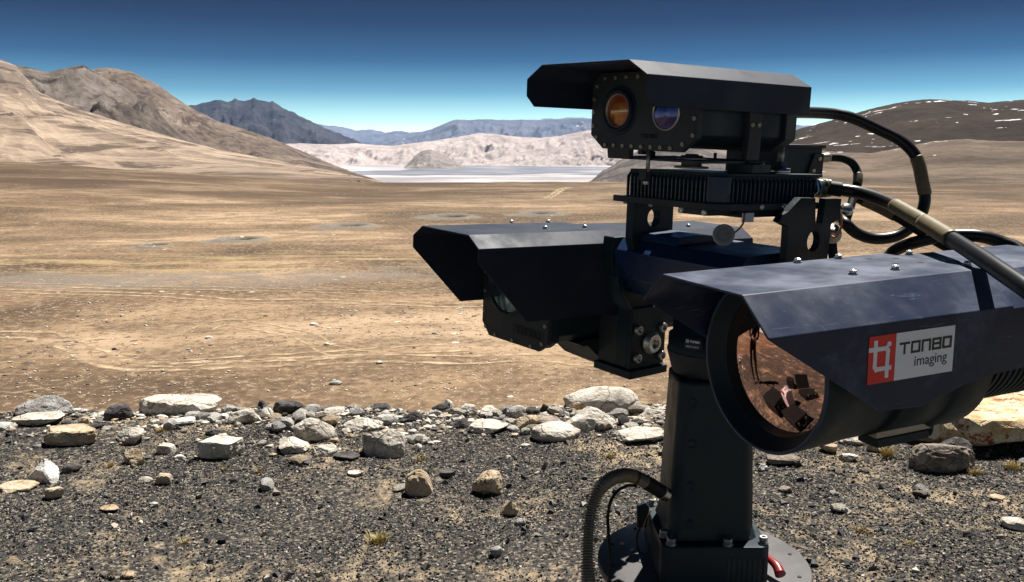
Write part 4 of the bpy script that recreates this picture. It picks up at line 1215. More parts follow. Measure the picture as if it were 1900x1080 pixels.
# ---------------------------------------------------------------- upper camera
def upper_camera():
    T = empty('twin_lens_camera', FU)
    tag(T, 'black twin-lens camera with folded sun hood, topmost on the rig', 'camera')
    w, ct, cz, hs, cx, cq, L = .2941, .0411, .0231, .0294, .0171, .0179, .416
    wall = [(0, -cz - hs), (-cx, -cz - hs - cq), (-L, -cz - hs - cq - 0.002)]
    hood_sheet(w, ct, cz, wall, wall, L).build('hood', M['hood'], T, solid=0.003, bevel=0.0012)
    def outline(k, top=-0.006):
        y, z1, y2, z2 = .128 - k, -.117 + k * .5, .0953 - k * .5, -.1408 + k
        return [(-y, top - 0.02), (-y + 0.02, top), (y - 0.02, top), (y, top - 0.02), (y, z1), (y2, z2), (-y2, z2), (-y, z1)]
    lx, ly, lz, lr = -.14, -.0545, -.073, .037
    wx, wy, wz, wr = -.14, .0585, -.0755, .0275
    pl = MB().prism(outline(0), 0, -.152, -.140).build('front_plate', M['grey'], T, bevel=0.001)
    body = MB().prism(outline(0.009), 0, -.3785, -.152).build('body', M['black'], T, bevel=0.002)
    rp = MB().prism(outline(0.001), 0, -.409, -.3785).build('rear_plate', M['grey'], T, bevel=0.0015)
    # first lens: stepped ring and amber glass set back in it
    ring = MB().lathe((lx, ly, lz), (1, 0, 0), [(-.001, lr), (.0075, lr), (.009, lr - .002), (.009, lr - .0055), (.006, lr - .006), (.006, lr - .008), (.003, lr - .009), (.0012, lr - .0095)], 48).build('lens_ring', M['hood'], T)
    MB().lathe((lx + 0.0005, ly, lz), (1, 0, 0), [(0, lr - .0005), (.0012, lr + .006), (-.002, lr + .007)], 48).build('lens_flange', M['black'], T)
    MB().lathe((lx, ly, lz), (1, 0, 0), [(.0064, lr - .0076), (.0064, lr - .0086), (.0016, lr - .0098)], 48).build('lens_retainer', M['brass'], ring)
    r2 = lr - .0100
    MB().lathe((lx, ly, lz), (1, 0, 0), [(.0060 - .0048 * (q * q), max(r2 * q, 0.0001)) for q in (0, .2, .4, .6, .8, .95, 1.0)], 48).build('lens_glass', M['lens_amber'], T)
    # second window: deep blue glass
    MB().lathe((wx, wy, wz), (1, 0, 0), [(-.0005, wr + .0035), (.0022, wr + .003), (.0026, wr + .0012), (.0010, wr), (.0002, wr)], 40).build('window_ring', M['steel_dull'], T)
    MB().lathe((wx, wy, wz), (1, 0, 0), [(.0024 - .0016 * q * q, max(wr * q, 0.0001)) for q in (0, .35, .7, .9, 1.0)], 40).build('window_glass', M['lens_blue'], T)
    pts = [(-.0873 + i * .0229, -.1345) for i in range(8)] + [(.0994, -.1275), (.1205, -.1125), (.1215, -.0851), (-.112, -.1215), (-.1215, -.1005), (-.1215, -.076), (-.1215, -.0525), (-.1155, -.030), (-.095, -.0165), (-.068, -.0155), (-.040, -.0152), (-.012, -.015), (.018, -.015)]
    screws(T, pts, -.1398)
    # engraved maker's name, very small
    f0 = lambda u, v, d: (-.1400 + d, u, v)
    strokes(pl, 'engraved_name', block_word(.000, -.1185, .040, .0055, .0016), M['hole'], .0006, f0)
    # straps, rods and feet that carry it
    s = MB().prism([(-.268, -.068), (-.305, -.070), (-.305, -.098), (-.303, -.153), (-.268, -.153), (-.272, -.098)], 1, .119, .131).build('side_strap', M['grey'], T, bevel=0.001)
    for y, z in ((-.278, -.092), (-.296, -.092)):
        bolt(s, (y, .131, z), (0, 1, 0), .0035, .002, 'brass')
    MB().prism([(-.268, -.068), (-.305, -.070), (-.303, -.153), (-.268, -.153)], 1, -.131, -.119).build('side_strap', M['grey'], T, bevel=0.001)
    tr = MB().box(-.32, -.155, -.085, .13, -.158, -.1535).build('tray', M['grey'], T, bevel=0.0008)
    MB().prism([(-.1415, -.133), (-.146, -.158), (-.156, -.158), (-.156, -.133)], 1, -.085, -.030).build('tray_lip', M['grey'], tr)
    MB().cyl((-.20, -.03, -.1534), (-.20, -.03, -.1440), .0085, n=20).build('knob', M['black'], tr)
    MB().lathe((-.215, .055, -.1534), (0, 0, 1), [(0, .026), (.003, .026), (.0032, .020), (.006, .019), (.0062, .012), (.0085, .011), (.0085, .0001)], 32).build('swivel', M['steel_dull'], tr)
    MB().lathe((-.215, .055, -.158), (0, 0, -1), [(0, .018), (.008, .018), (.0082, .030), (.0115, .030), (.0115, .0001)], 32).build('swivel_base', M['alu'], tr)
    MB().cyl((-.205, .115, -.1530), (-.205, .115, -.1405), .0028, n=10).build('rod', M['black'], T)
    ft = MB().box(-.312, -.262, .096, .150, -.1735, -.1585).build('foot', M['black'], T, bevel=0.001)
    bolt(ft, (-.272, .128, -.1585), (0, 0, 1), .006, .006, 'black')
    bolt(ft, (-.300, .140, -.1585), (0, 0, 1), .0045, .005, 'steel')
    rd = MB().cyl((-.380, .122, -.128), (-.380, .122, -.162), .0042, n=14).build('adjuster_rod', M['alu'], T)
    MB().lathe((-.380, .122, -.1735), (0, 0, 1), [(0, .017), (.006, .017), (.0062, .010), (.015, .0095), (.018, .006)], 24).build('adjuster_nut', M['steel'], rd)
    fr_ = MB().cyl((-.151, .012, -.1412), (-.151, .012, -.178), .0037, n=14).build('adjuster_rod', M['alu'], T)
    MB().box(-.158, -.144, -.001, .014, -.193, -.174).build('adjuster_block', M['grey'], fr_, bevel=0.0008)
    MB().lathe((-.1505, .010, -.1935), (0, 0, -1), [(0, .0048), (.001, .0055), (.006, .0052), (.007, .003), (.007, .0001)], 18).build('adjuster_nut', M['axle'], fr_)
    # power box hung under its rear
    bx = MB().box(-.575, -.430, -.045, .075, -.190, -.132).build('power_box', M['black'], T, bevel=0.0012)
    MB().box(-.580, -.425, -.050, .080, -.132, -.126).build('box_lid', M['grey'], bx, bevel=0.001)
    br = MB().prism([(-.545, -.142), (-.575, -.142), (-.575, -.183), (-.560, -.195), (-.515, -.195), (-.530, -.175)], 1, .0755, .080).build('box_bracket', M['grey'], T, bevel=0.0006)
    for x, z in ((-.562, -.152), (-.545, -.175)):
        bolt(br, (x, .080, z), (0, 1, 0), .0035, .002, 'steel')
    MB().lathe((-.5755, .015, -.158), (-1, 0, 0), [(0, .013), (.004, .013), (.0045, .0105), (.015, .0105), (.0155, .012), (.02, .012), (.02, .008)], 24).build('socket', M['steel_dull'], bx)
    return T
upper_camera()

# ---------------------------------------------------------------- finned electronics box
def heat_sink():
    T = empty('finned_electronics_box', FS)
    tag(T, 'black finned electronics box under the twin-lens camera', 'electronics')
    Wb, Lb, c = .234, .262, .0257
    h = Wb / 2
    core = [(-.006, -h + .008), (-.006, h - c), (-c, h - .006), (-Lb, h - .006), (-Lb, -h + .008)]
    MB().prism([(x, y) for x, y in core], 2, .0, .044).build('core', M['black'], T, bevel=0.001)
    fl = MB().prism([(.010, -.141), (.010, h - c + .006), (-c + .006, h + .010), (-Lb - .004, h + .010), (-Lb - .004, -h - .01), (-.03, -.141)], 2, -.0135, -.0015).build('base_flange', M['grey'], T, bevel=0.0015)
    MB().prism([(-.004, -h + .006), (-.004, h - c), (-c, h - .004), (-Lb - .022, h - .004), (-Lb - .022, -h + .006)], 2, .0442, .0495).build('top_plate', M['black'], T, bevel=0.001)
    corner = MB().prism([(.0, h - c - .004), (.001, h - c + .002), (-c + .006, h - .001), (-c - .004, h), (-c - .004, h - .012), (-.012, h - c - .004)], 2, -.0014, .0442).build('corner_post', M['anod'], T, bevel=0.002)
    prof_f = [(-.0055, -.0012), (.0, -.0012), (.0005, .036), (-.0075, .0443), (-.013, .0443), (-.0055, .035)]
    first = None
    for i in range(21):
        y = -h + .004 + i * (Wb - c - .012) / 20
        if first is None:
            first = MB().prism(prof_f, 1, -.0013, .0013).build('fin', M['anod'], T)
            o = first
        else:
            o = first.copy()
            link(o, T)
        o.location = (0, y, 0)
    prof_s = [(h - .0055, -.0012), (h, -.0012), (h + .0005, .034), (h - .0075, .0443), (h - .013, .0443), (h - .0055, .033)]
    first = None
    for i in range(21):
        x = -c - .009 - i * (Lb - c - .014) / 20
        if first is None:
            first = MB().prism(prof_s, 0, -.0013, .0013).build('fin', M['anod'], T)
            o = first
        else:
            o = first.copy()
            link(o, T)
        o.location = (x, 0, 0)
    for y in (-.1095, -.040, .040): bolt(fl, (.006, y, -.0135), (0, 0, -1), .0035, .004, 'axle')
    for x in (-.10, -.16): bolt(fl, (x, h + .010, -.0075), (0, 1, 0), .0042, .0022, 'axle')
    kb = MB().box(-.06, .006, .030, .098, -.0235, -.0137).build('cable_clamp', M['grey'], T, bevel=0.0008)
    for y in (.036, .092): bolt(kb, (.006, y, -.0185), (1, 0, 0), .0045, .003, 'axle')
    MB().box(-.24, -.065, .060, .112, -.027, -.0137).build('under_tray', M['black'], T, bevel=0.001)
    # connector at its rear corner
    cn = MB().lathe((-.2645, .100, .0235), (-1, 0, 0), [(0, .0001), (0, .020), (.005, .020), (.0055, .017), (.012, .017)], 6, False).build('connector_nut', M['steel'], T)
    MB().lathe((-.2768, .100, .0235), (-1, 0, 0), [(0, .017), (.004, .0172)], 32).build('blue_ring', M['blue_ring'], T)
    MB().lathe((-.2808, .100, .0235), (-1, 0, 0), [(0, .0172), (.016, .0172), (.0165, .0185), (.02, .0185), (.0205, .0165), (.026, .0165), (.027, .018), (.031, .018), (.032, .016), (.036, .016), (.037, .0172), (.042, .0172), (.042, .001)], 32).build('plug', M['olive'], T)
    # dangling dust cap on its copper wire
    cap = MB().lathe((-.010, .125, -.0555), (.75, .6, .25), [(0, .0001), (0, .0175), (.012, .0185), (.014, .0165), (.014, .011), (.010, .010), (.010, .0001)], 32, False).build('dust_cap', M['alu'], T)
    a = Vector((.0, .132, -.053))
    MB().tube(spline([a, a + Vector((-.012, .012, .004)), a + Vector((-.040, .006, .018)), a + Vector((-.055, -.004, .036))], 8), .0016, 8).build('cap_wire', M['copper'], cap)
    MB().box(-.088, -.060, .118, .121, -.034, -.018).build('wire_tag', M['white_tag'], T)
    return T
heat_sink()

# ---------------------------------------------------------------- left camera
def left_camera():
    T = empty('hooded_camera', FL)
    tag(T, 'black hooded camera with deep slanted sun shade, left of the pedestal', 'camera')
    w, ct, cz, hs, cx, cq, L = .2482, .0371, .0236, .0265, .1269, .1281, .8392
    h = w / 2
    LA = .392
    wall = [(0, -cz - hs), (-cx, -cz - hs - cq), (-LA - .022, -cz - hs - cq - .004), (-LA - .022, -cz - .012)]
    hd = hood_sheet(w, ct, cz, wall, wall, LA).build('hood', M['hood'], T, solid=0.003, bevel=0.0012)
    # rear half of the roof, a little lower
    w2 = w - .010
    m2 = hood_sheet(w2, ct, cz, [(-.394, -.068), (-L - .01, -.060)], [(-.394, -.068), (-L - .01, -.060)], L, .3925)
    rh = m2.build('rear_hood', M['hood'], T, solid=0.003)
    rh.location = (0, 0, -.0045)
    for p in ((-.241, -.105), (-.345, -.100), (-.2394, .0326), (-.3535, .0333)): hexbolt(T, (p[0], p[1] * .9, .0002), .0055, .0058)
    for p in ((-.687, .0395), (-.60, -.08)): hexbolt(T, (p[0], p[1], -.0043), .0055, .0058)
    def outline(k):
        return [(-.117 + k, -.045), (-.085, -.010 - k), (.085, -.010 - k), (.119 - k, -.045), (.121 - k, -.234 + k), (.092 - k, -.2535 + k), (-.088 + k, -.2555 + k), (-.117 + k, -.2270 + k)]
    pl = MB().prism(outline(0), 0, -.196, -.186).build('front_plate', M['grey'], T, bevel=0.001)
    MB().prism([(-.112, -.045), (-.082, -.014), (.082, -.014), (.114, -.045), (.114, -.232), (.090, -.2495), (-.083, -.2515), (-.112, -.222)], 0, -.225, -.196).build('body_front', M['black'], T, bevel=0.002)
    bd = MB().prism([(-.108, -.045), (-.080, -.016), (.080, -.016), (.108, -.045), (.108, -.222), (.088, -.240), (-.08, -.240), (-.108, -.215)], 0, -.82, -.225).build('body', M['black'], T, bevel=0.003)
    MB().cyl((-.262, .0, -.205), (-.345, .0, -.205), .062, n=40).build('focus_barrel', M['black'], T)
    MB().prism([(-.30, -.238), (-.345, -.238), (-.352, -.2415), (-.352, -.2495), (-.30, -.2515), (-.285, -.245)], 1, .03, .110).build('belly_plate', M['black'], T, bevel=0.001)
    for z in (-.160, -.172, -.184): MB().box(-.42, -.225, .108, .1105, z - .003, z).build('cooling_rib', M['black'], T)
    MB().lathe((-.186, -.026, -.124), (1, 0, 0), [(.0002, .074), (.0035, .073), (.004, .066), (-.003, .064)], 64).build('lens_ring', M['black'], T)
    MB().lathe((-.186, -.026, -.124), (1, 0, 0), [(.0052 - .0044 * q * q, max(.065 * q, .0001)) for q in (0, .3, .6, .85, 1)], 64).build('lens_glass', M['lens_cyan'], T)
    screws(T, [(-.1015, -.2364), (-.0641, -.2482), (.0004, -.2479), (.0661, -.2474), (.1035, -.2348), (.112, -.1952), (-.110, -.20), (-.110, -.155), (-.110, -.11), (-.110, -.06)], -.1858, .0042, 'alu')
    f0 = lambda u, v, d: (-.1860 + d, u, v)
    strokes(pl, 'engraved_name', block_word(.012, -.2255, .086, .0125, .0050), M['hole'], .0006, f0)
    strokes(pl, 'name_panel', [(.010, -.2190, .098, -.2185, .021)], M['black'], .0003, f0)
    # bracket under the body
    MB().prism([(-.300, -.2405), (-.374, -.3015), (-.4235, -.3225), (-.4535, -.3350), (-.56, -.3350), (-.56, -.2405)], 1, -.04, .1065).build('mounting_bracket', M['grey'], T, bevel=0.0015)
    MB().prism([(-.395, -.245), (-.40, -.30), (-.43, -.320), (-.50, -.32), (-.50, -.245)], 1, .1067, .118).build('bracket_pad', M['black'], T, bevel=0.001)
    bolt(T, (-.355, .1105, -.178), (0, 1, 0), .0045, .003, 'steel')
    return T
left_camera()

# ---------------------------------------------------------------- right camera with the big lens
FB = frame(.2385, 1.0849, -.1669, 3.58, .0268, -.0132)
def right_camera():
    T = empty('big_lens_camera', FQ)
    tag(T, 'black camera with big mirror-like lens and red white maker label', 'camera')
    w, ct, cz, L = .2745, .0502, .0424, .3964
    h = w / 2
    near = [(-.1741, -.1535), (-.3050, -.1570), (-.3334, -.1400), (-.4220, -.1230)]
    near = [(-.1741, -.1540), (-.2420, -.1580), (-.3200, -.1380), (-.3450, -.1340)]
    hood_sheet(w, ct, cz, near, [(-.1741, -.1540), (-.3450, -.1340)], L).build('hood', M['black_dusty'], T, solid=0.003, bevel=0.0012)
    w2 = w - .009
    m2 = hood_sheet(w2, ct, cz, [(-.3460, -.130), (-.66, -.118)], [(-.3460, -.130), (-.66, -.118)], .66, .3970)
    o = m2.build('rear_hood', M['black_dusty'], T, solid=0.003)
    o.location = (0, 0, -.0045)
    for p in ((-.2218, -.0762), (-.2999, -.0786), (-.215, .0385), (-.2904, .0372), (-.4231, .0399), (-.4402, -.0787)):
        hexbolt(T, (p[0], p[1], .0002 if p[0] > -.395 else -.0043), .0055, .0058)
    for p in ((-.335, -.055), (-.372, -.040), (-.335, -.005), (-.372, .005)):
        MB().cyl((p[0], p[1], .0001), (p[0], p[1], .0006), .0045, n=16).build('empty_bolt_hole', M['hole'], T)
    # barrel, its own axis a trifle off the hood's
    B = Matrix(FQ).inverted() @ FB
    bx, by, bz, br = -.110, -.004, -.125, .121
    def put(o):
        o.matrix_local = B
        return o
    tube = put(MB().lathe((bx, by, bz), (1, 0, 0), [(-.150, br - .004), (-.070, br - .004), (-.068, br - .002), (-.001, br - .001), (.001, br - .0025), (.001, br - .006), (-.002, br - .0075), (-.018, br - .0170), (-.022, .1005)], 96).build('lens_barrel', M['black'], T))
    put(MB().lathe((bx, by, bz), (1, 0, 0), [(-.0012, br - .0008), (.0014, br - .0022), (.0014, br - .0052), (-.0004, br - .0066), (-.006, br - .0085)], 96).build('barrel_rim', M['sky_sheen'], T))  # rim carries the sky's blue reflection in its colour
    R_ = .255
    r0 = .1008
    sag = R_ - math.sqrt(R_ * R_ - r0 * r0)
    prof = []
    for k in range(25):
        q = r0 * k / 24
        prof.append((-.0225 + sag - (R_ - math.sqrt(R_ * R_ - q * q)), max(q, .0001)))
    put(MB().lathe((bx, by, bz), (1, 0, 0), prof, 96).build('lens_glass', M['mirror_lens'], T))
    # body behind the barrel, ribbed rear drum
    MB().cyl((-.25, 0, -.125), (-.36, 0, -.125), .112, n=64).build('body', M['black'], T)
    MB().lathe((-.335, .0, -.125), (-1, 0, 0), [(0, .02), (0, .112), (.010, .117), (.060, .117), (.072, .104), (.072, .02)], 64).build('body_collar', M['black'], T)
    m = MB()
    pr = [(0, .02), (0, .098)]
    for k in range(12): pr += [(.020 + k * .012, .098), (.0205 + k * .012, .092), (.0255 + k * .012, .092), (.026 + k * .012, .098)]
    pr += [(.185, .098), (.21, .085), (.213, .02)]
    m.lathe((-.408, .0, -.118), (-1, 0, 0), pr, 64, False)
    m.build('ribbed_drum', M['black'], T)
    # rail under it
    ra = MB().box(-.250, -.150, .030, .062, -.2335, -.2135).build('mounting_rail', M['alu'], T, bevel=0.001)
    ra.location = (-.10, 0, .006)
    MB().box(-.245, -.150, .028, .064, -.246, -.2337).build('rail_clamp', M['black'], ra, bevel=0.001)
    MB().prism([(-.252, -.2135), (-.262, -.2135), (-.262, -.246), (-.254, -.250), (-.246, -.243), (-.2505, -.236)], 1, .026, .066).build('rail_stop', M['alu'], ra, bevel=0.001)
    MB().lathe((-.262, .046, -.228), (-1, 0, 0), [(0, .009), (.006, .009), (.010, .007), (.011, .0001)], 20).build('rail_knob', M['black'], ra)
    MB().box(-.36, -.16, -.02, .05, -.214, -.200).build('rail_block', M['black'], T, bevel=0.001)
    # maker's label on the near wall: u along the wall (rear-wards), v up
    lab = empty('maker_label', None, T)
    lab.matrix_local = Matrix.Translation((0, h + .0004, 0))
    u0, u1, v0, v1 = .1495, .2908, -.1168, -.0566
    fn = lambda u, v, d: (-u, d, v)
    sh = MB()
    us = u0 + (u1 - u0) * .305
    def rect(name, a, b, c, d, mat, y):
        m = MB()
        m.box(-b, -a, 0, y, c, d)
        return m.build(name, mat, lab)
    rect('label_red_field', u0, us, v0, v1, M['label_red'], .0006)
    rect('label_white_field', us + .00005, u1, v0, v1, M['label_white'], .0006)
    fi = lambda u, v, d: (-(u0 + u * (us - u0)), .0006 + d, v0 + v * (v1 - v0))
    ic = []
    # emblem: a rounded square ring with stub strokes leaving two corners, and a dot
    wst = .0056
    def add(u, v, uu, vv): ic.append((u, v, uu, vv))
    seg = [(.24, .78, .24, .36), (.24, .36, .30, .30), (.30, .30, .80, .30), (.70, .66, .70, .14), (.70, .66, .64, .72), (.64, .72, .06, .72), (.24, .78, .24, .86)]
    us_, vs_ = us - u0, v1 - v0
    segm = [(a * us_, b * vs_, c * us_, d * vs_, wst) for a, b, c, d in seg]
    fe = lambda u, v, d: (-(u0 + u), .0006 + d, v0 + v)
    strokes(lab, 'label_emblem', segm, M['label_white'], .0004, fe)
    MB().cyl((-(u0 + .74 * us_), .0006, v0 + .80 * vs_), (-(u0 + .74 * us_), .0010, v0 + .80 * vs_), .0034, n=16).build('label_emblem_dot', M['label_white'], lab)
    strokes(lab, 'label_wordmark', block_word(us + .006, v0 + .0335, u1 - us - .010, .0125, .0030), M['ink'], .0004, lambda u, v, d: (-u, .0006 + d, v))
    Mx = Matrix.Translation((-(us + .031), .0007, v0 + .0150)) @ Matrix(((-1, 0, 0, 0), (0, 0, 1, 0), (0, 1, 0, 0), (0, 0, 0, 1)))
    font_mesh('imaging', .0188, M['ink_grey'] if False else M['ink'], lab, 'label_lower_word', Mx, .0003)
    return T
right_camera()

# ---------------------------------------------------------------- pedestal: tripod, base plate, post, tilt head and arms
def pedestal():
    P = empty('pan_tilt_pedestal', Matrix.Translation((.391, 1.66, 0)))
    tag(P, 'black pan and tilt pedestal on a round base plate', 'pedestal')
    zb = CAMZ - .83
    bp = MB().lathe((0, 0, zb), (0, 0, -1), [(0, .0001), (0, .212), (.0015, .214), (.014, .214), (.0155, .212), (.0155, .0001)], 96).build('base_plate', M['plate'], P)
    for a in range(0, 360, 30):
        q = math.radians(a + 8)
        MB().cyl((.19 * math.cos(q), .19 * math.sin(q), zb + .0002), (.19 * math.cos(q), .19 * math.sin(q), zb + .0012), .0042, n=12).build('plate_hole', M['hole'], bp)
    for dx, dy in ((-.155, .075), (-.135, .045)): bolt(bp, (dx, dy, zb), (0, 0, 1), .004, .0025, 'steel')
    # foot block: wide square foot with louvres
    z1 = CAMZ - .748
    fb = MB().prism([(-.104, -.104), (-.090, -.112), (.090, -.112), (.104, -.100), (.104, .100), (.092, .110), (-.090, .110), (-.104, .104)], 2, zb + .0003, z1).build('foot_block', M['black'], P, bevel=0.003)
    for i in range(9):
        MB().box(-.1052, -.1030, -.078 + i * .011, -.0735 + i * .011, zb + .012, z1 - .016).build('louvre', M['grey'], fb)
    for i in range(8):
        MB().box(.022 + i * .010, .0262 + i * .010, -.1132, -.1110, zb + .010, z1 - .022).build('louvre', M['grey'], fb)
    for p in ((-.092, -.062), (-.084, -.098), (.024, -.100), (.095, -.092), (.09, .09), (-.09, .09)):
        bolt(fb, (p[0], p[1], z1), (0, 0, 1), .0085, .013, 'steel_dull')
    # tapered post
    prof = [(z1, .089, .083), (z1 + .02, .083, .078), (z1 + .16, .078, .075), (CAMZ - .46, .0715, .0715), (CAMZ - .435, .0715, .0715)]
    m = MB()
    vv = []
    for z, a, b in prof:
        c = .016
        for x, y in ((-a, -b + c), (-a + c, -b), (a - c, -b), (a, -b + c), (a, b - c), (a - c, b), (-a + c, b), (-a, b - c)):
            vv.append((x, y, z))
    ff = []
    for k in range(len(prof) - 1):
        for i in range(8):
            j = (i + 1) % 8
            ff.append((k * 8 + i, k * 8 + j, (k + 1) * 8 + j, (k + 1) * 8 + i))
    ff.append(tuple(range(len(vv) - 8, len(vv))))
    m.add(vv, ff)
    po = m.build('post', M['black'], P, bevel=0.006)
    for z in (-.475, -.555, -.640, -.715):
        q = np.interp(CAMZ + z, [p[0] for p in prof], [p[2] for p in prof])
        MB().lathe((-.045, -q - .0003, CAMZ + z), (0, -1, 0), [(0, .0095), (.0008, .0092), (.0008, .0075), (.0001, .007), (.0001, .0001)], 24).build('screw_recess', M['black'], po)
    MB().box(-.0716, -.0706, -.002, .003, CAMZ - .52, CAMZ - .455).build('side_slot', M['hole'], po)
    # collar and neck of the pan head
    MB().lathe((.006, .01, CAMZ - .435), (0, 0, 1), [(0, .0705), (.003, .076), (.010, .079), (.045, .088), (.048, .0885), (.0485, .086)], 64).build('collar', M['grey'], P)
    nk = MB().lathe((.006, .01, CAMZ - .387), (0, 0, 1), [(0, .0865), (.030, .0855), (.031, .078), (.080, .077), (.080, .0001)], 64).build('neck', M['black'], P)
    bolt(po, (.014, -.0722, CAMZ - .452), (0, -1, 0), .004, .004, 'axle')
    # maker's plate on the neck
    yaw = math.radians(-128)
    c = Vector((.006, .01, CAMZ - .374))
    m = MB()
    rr = .0868
    n = 10
    vv = []
    for k in range(n + 1):
        a = yaw + math.radians(-12 + 24 * k / n)
        for z in (-.0, .0235):
            vv.append((c.x + math.cos(a) * rr, c.y + math.sin(a) * rr, c.z + z))
    m.add(vv, [(2 * k, 2 * k + 2, 2 * k + 3, 2 * k + 1) for k in range(n)], True)
    npn = m.build('name_plate', M['grey'], nk, solid=0.0006)
    def wrap(u, v, d):
        a = yaw + u / rr
        return (c.x + math.cos(a) * (rr + .0007 + d), c.y + math.sin(a) * (rr + .0007 + d), c.z + v)
    strokes(npn, 'plate_print', [(-.0135, .0185, -.0135, .0135, .001), (-.0135, .0185, -.0085, .0185, .001), (-.0085, .0185, -.0085, .0135, .001), (-.0135, .0135, -.0085, .0135, .001), (-.011, .0165, -.011, .0150, .001)]
            + block_word(-.006, .0145, .020, .0032, .0009), M['label_white'], .0003, wrap)
    Mt = Matrix.Translation(Vector(wrap(0, .0045, .0004))) @ Matrix.Rotation(yaw + math.pi / 2, 4, 'Z') @ Matrix.Rotation(math.pi / 2, 4, 'X') @ Matrix.Translation((-.0145, 0, 0))
    font_mesh('100367-DRIVE', .0046, M['label_white'], npn, 'plate_serial', Mt, .0001)
    # red locking lever and small things on the plate
    rl = MB()
    rl.tube(spline([(.118, -.045, zb + .030), (.128, -.075, zb + .026), (.131, -.094, zb + .017)], 6), .010, 14, rf=lambda i: .0065 + .0045 * (i / 12))
    rl.build('locking_lever', M['red_plastic'], P)
    MB().box(.106, .116, -.052, -.030, zb + .0002, zb + .040).build('lever_pivot', M['black'], P, bevel=0.001)
    lt = MB().prism([(-.128, zb + .050), (-.108, zb + .050), (-.104, zb + .095), (-.112, zb + .105), (-.130, zb + .098)], 1, .045, .056).build('latch', M['black'], P, bevel=0.001)
    MB().tube(spline([(-.118, .05, zb + .060), (-.130, .035, zb + .034), (-.128, .025, zb + .010), (-.112, .02, zb + .004), (-.106, .02, zb + .02)], 8), .002, 8).build('latch_wire', M['rubber'], P)
    MB().tube(spline([(-.100, .040, zb + .092), (-.112, .035, zb + .074), (-.120, .030, zb + .050)], 6), .0012, 6).build('latch_link', M['copper'], P)
    # what stands below the plate, out of the picture: hub and three legs
    MB().cyl((0, 0, zb - .016), (0, 0, zb - .16), .075, .055, n=32).build('tripod_hub', M['black'], P)
    for k in range(3):
        a = math.radians(90 + 120 * k)
        e = Vector((math.cos(a), math.sin(a), 0))
        gx, gy = .391 + e.x * .46, 1.66 + e.y * .46
        lg = MB().cyl(Vector((0, 0, zb - .10)) + e * .05, Vector((e.x * .46, e.y * .46, float(hgt(gx, gy)) + .01)), .026, .018, n=16).build('leg', M['black'], P)
        MB().cyl(Vector((e.x * .46, e.y * .46, float(hgt(gx, gy)) - .01)), Vector((e.x * .46, e.y * .46, float(hgt(gx, gy)) + .02)), .035, .03, n=20).build('rubber_foot', M['rubber_matt'], lg)
    # --- tilt head, in the head's own directions
    K = Matrix(P.matrix_world).inverted() @ FH
    K = Matrix.Translation((-.391, -1.66, 0)) @ FH
    def put(o):
        o.matrix_local = K
        return o
    def arm(y0, y1, outline, name='arm', mat='black'):
        return put(MB().prism(outline, 1, y0, y1).build(name, M[mat], P, bevel=0.0015))
    def ringplate(name, y0, y1, outline, hole, mat='black'):
        """plate with one round hole, cut right through"""
        hx, hz, hr = hole
        n = 28
        m = MB()
        bm = bmesh.new()
        def layer(y):
            o_ = [bm.verts.new((x, y, z)) for x, z in outline]
            c_ = [bm.verts.new((hx + hr * math.cos(2 * math.pi * k / n), y, hz + hr * math.sin(2 * math.pi * k / n))) for k in range(n)]
            return o_, c_
        lay = [layer(y0), layer(y1)]
        for o_, c_ in lay:
            es = [bm.edges.new((o_[i], o_[(i + 1) % len(o_)])) for i in range(len(o_))] + [bm.edges.new((c_[i], c_[(i + 1) % n])) for i in range(n)]
            bmesh.ops.triangle_fill(bm, use_beauty=True, use_dissolve=False, edges=es)
        for (a, b) in ((lay[0][0], lay[1][0]), (lay[0][1], lay[1][1])):
            q = len(a)
            for i in range(q): bm.faces.new((a[i], a[(i + 1) % q], b[(i + 1) % q], b[i]))
        bmesh.ops.recalc_face_normals(bm, faces=bm.faces)
        me = bpy.data.meshes.new(name)
        bm.to_mesh(me)
        bm.free()
        me.materials.append(M[mat])
        return put(link(bpy.data.objects.new(name, me), P))
    # uprights that carry the finned box
    ringplate('upright', -.138, -.118, [(.113, -.103), (.113, -.180), (.100, -.215), (-.010, -.215), (-.002, -.180), (-.001, -.117)], (.054, -.138, .019))
    ringplate('upright', .164, .178, [(-.007, -.076), (-.050, -.078), (-.058, -.1245), (-.079, -.1255), (-.083, -.080), (-.133, -.082), (-.135, -.118), (-.108, -.128), (-.105, -.215), (.022, -.215), (.024, -.126), (.052, -.116), (.042, -.104), (.027, -.099)], (-.056, -.157, .0195))
    # cross beam between the arms
    arm(-.1712, .142, [(.110, -.205), (.085, -.182), (.030, -.180), (-.080, -.180), (-.090, -.19), (-.090, -.30), (.06, -.30), (.105, -.26)], 'cross_beam', 'sky_sheen')
    arm(-.119, -.020, [(.092, -.181), (.084, -.166), (.020, -.164), (-.02, -.168), (-.03, -.18)], 'beam_cover', 'sky_sheen')
    # left arm leaning back down to the tilt axle
    arm(-.204, -.1715, [(.110, -.181), (.116, -.23), (.078, -.325), (.060, -.340), (.060, -.466), (-.045, -.466), (-.050, -.345), (-.020, -.29), (-.020, -.181)], 'arm', 'black')
    put(MB().prism([(.106, -.235), (.120, -.260), (.104, -.315), (.082, -.330), (.066, -.335), (.095, -.30)], 1, -.171, -.150).build('arm_rib', M['anod'], P, bevel=0.001))
    arm(-.262, -.2045, [(.058, -.36), (.058, -.4675), (-.048, -.4675), (-.048, -.36)], 'axle_block', 'grey')
    arm(-.264, -.150, [(.068, -.4682), (.068, -.4855), (-.046, -.4855), (-.046, -.4682)], 'arm_foot', 'black')
    arm(-.1713, -.160, [(.060, -.335), (.060, -.4675), (-.034, -.4675), (-.045, -.457), (-.045, -.335)], 'tilt_plate', 'black')
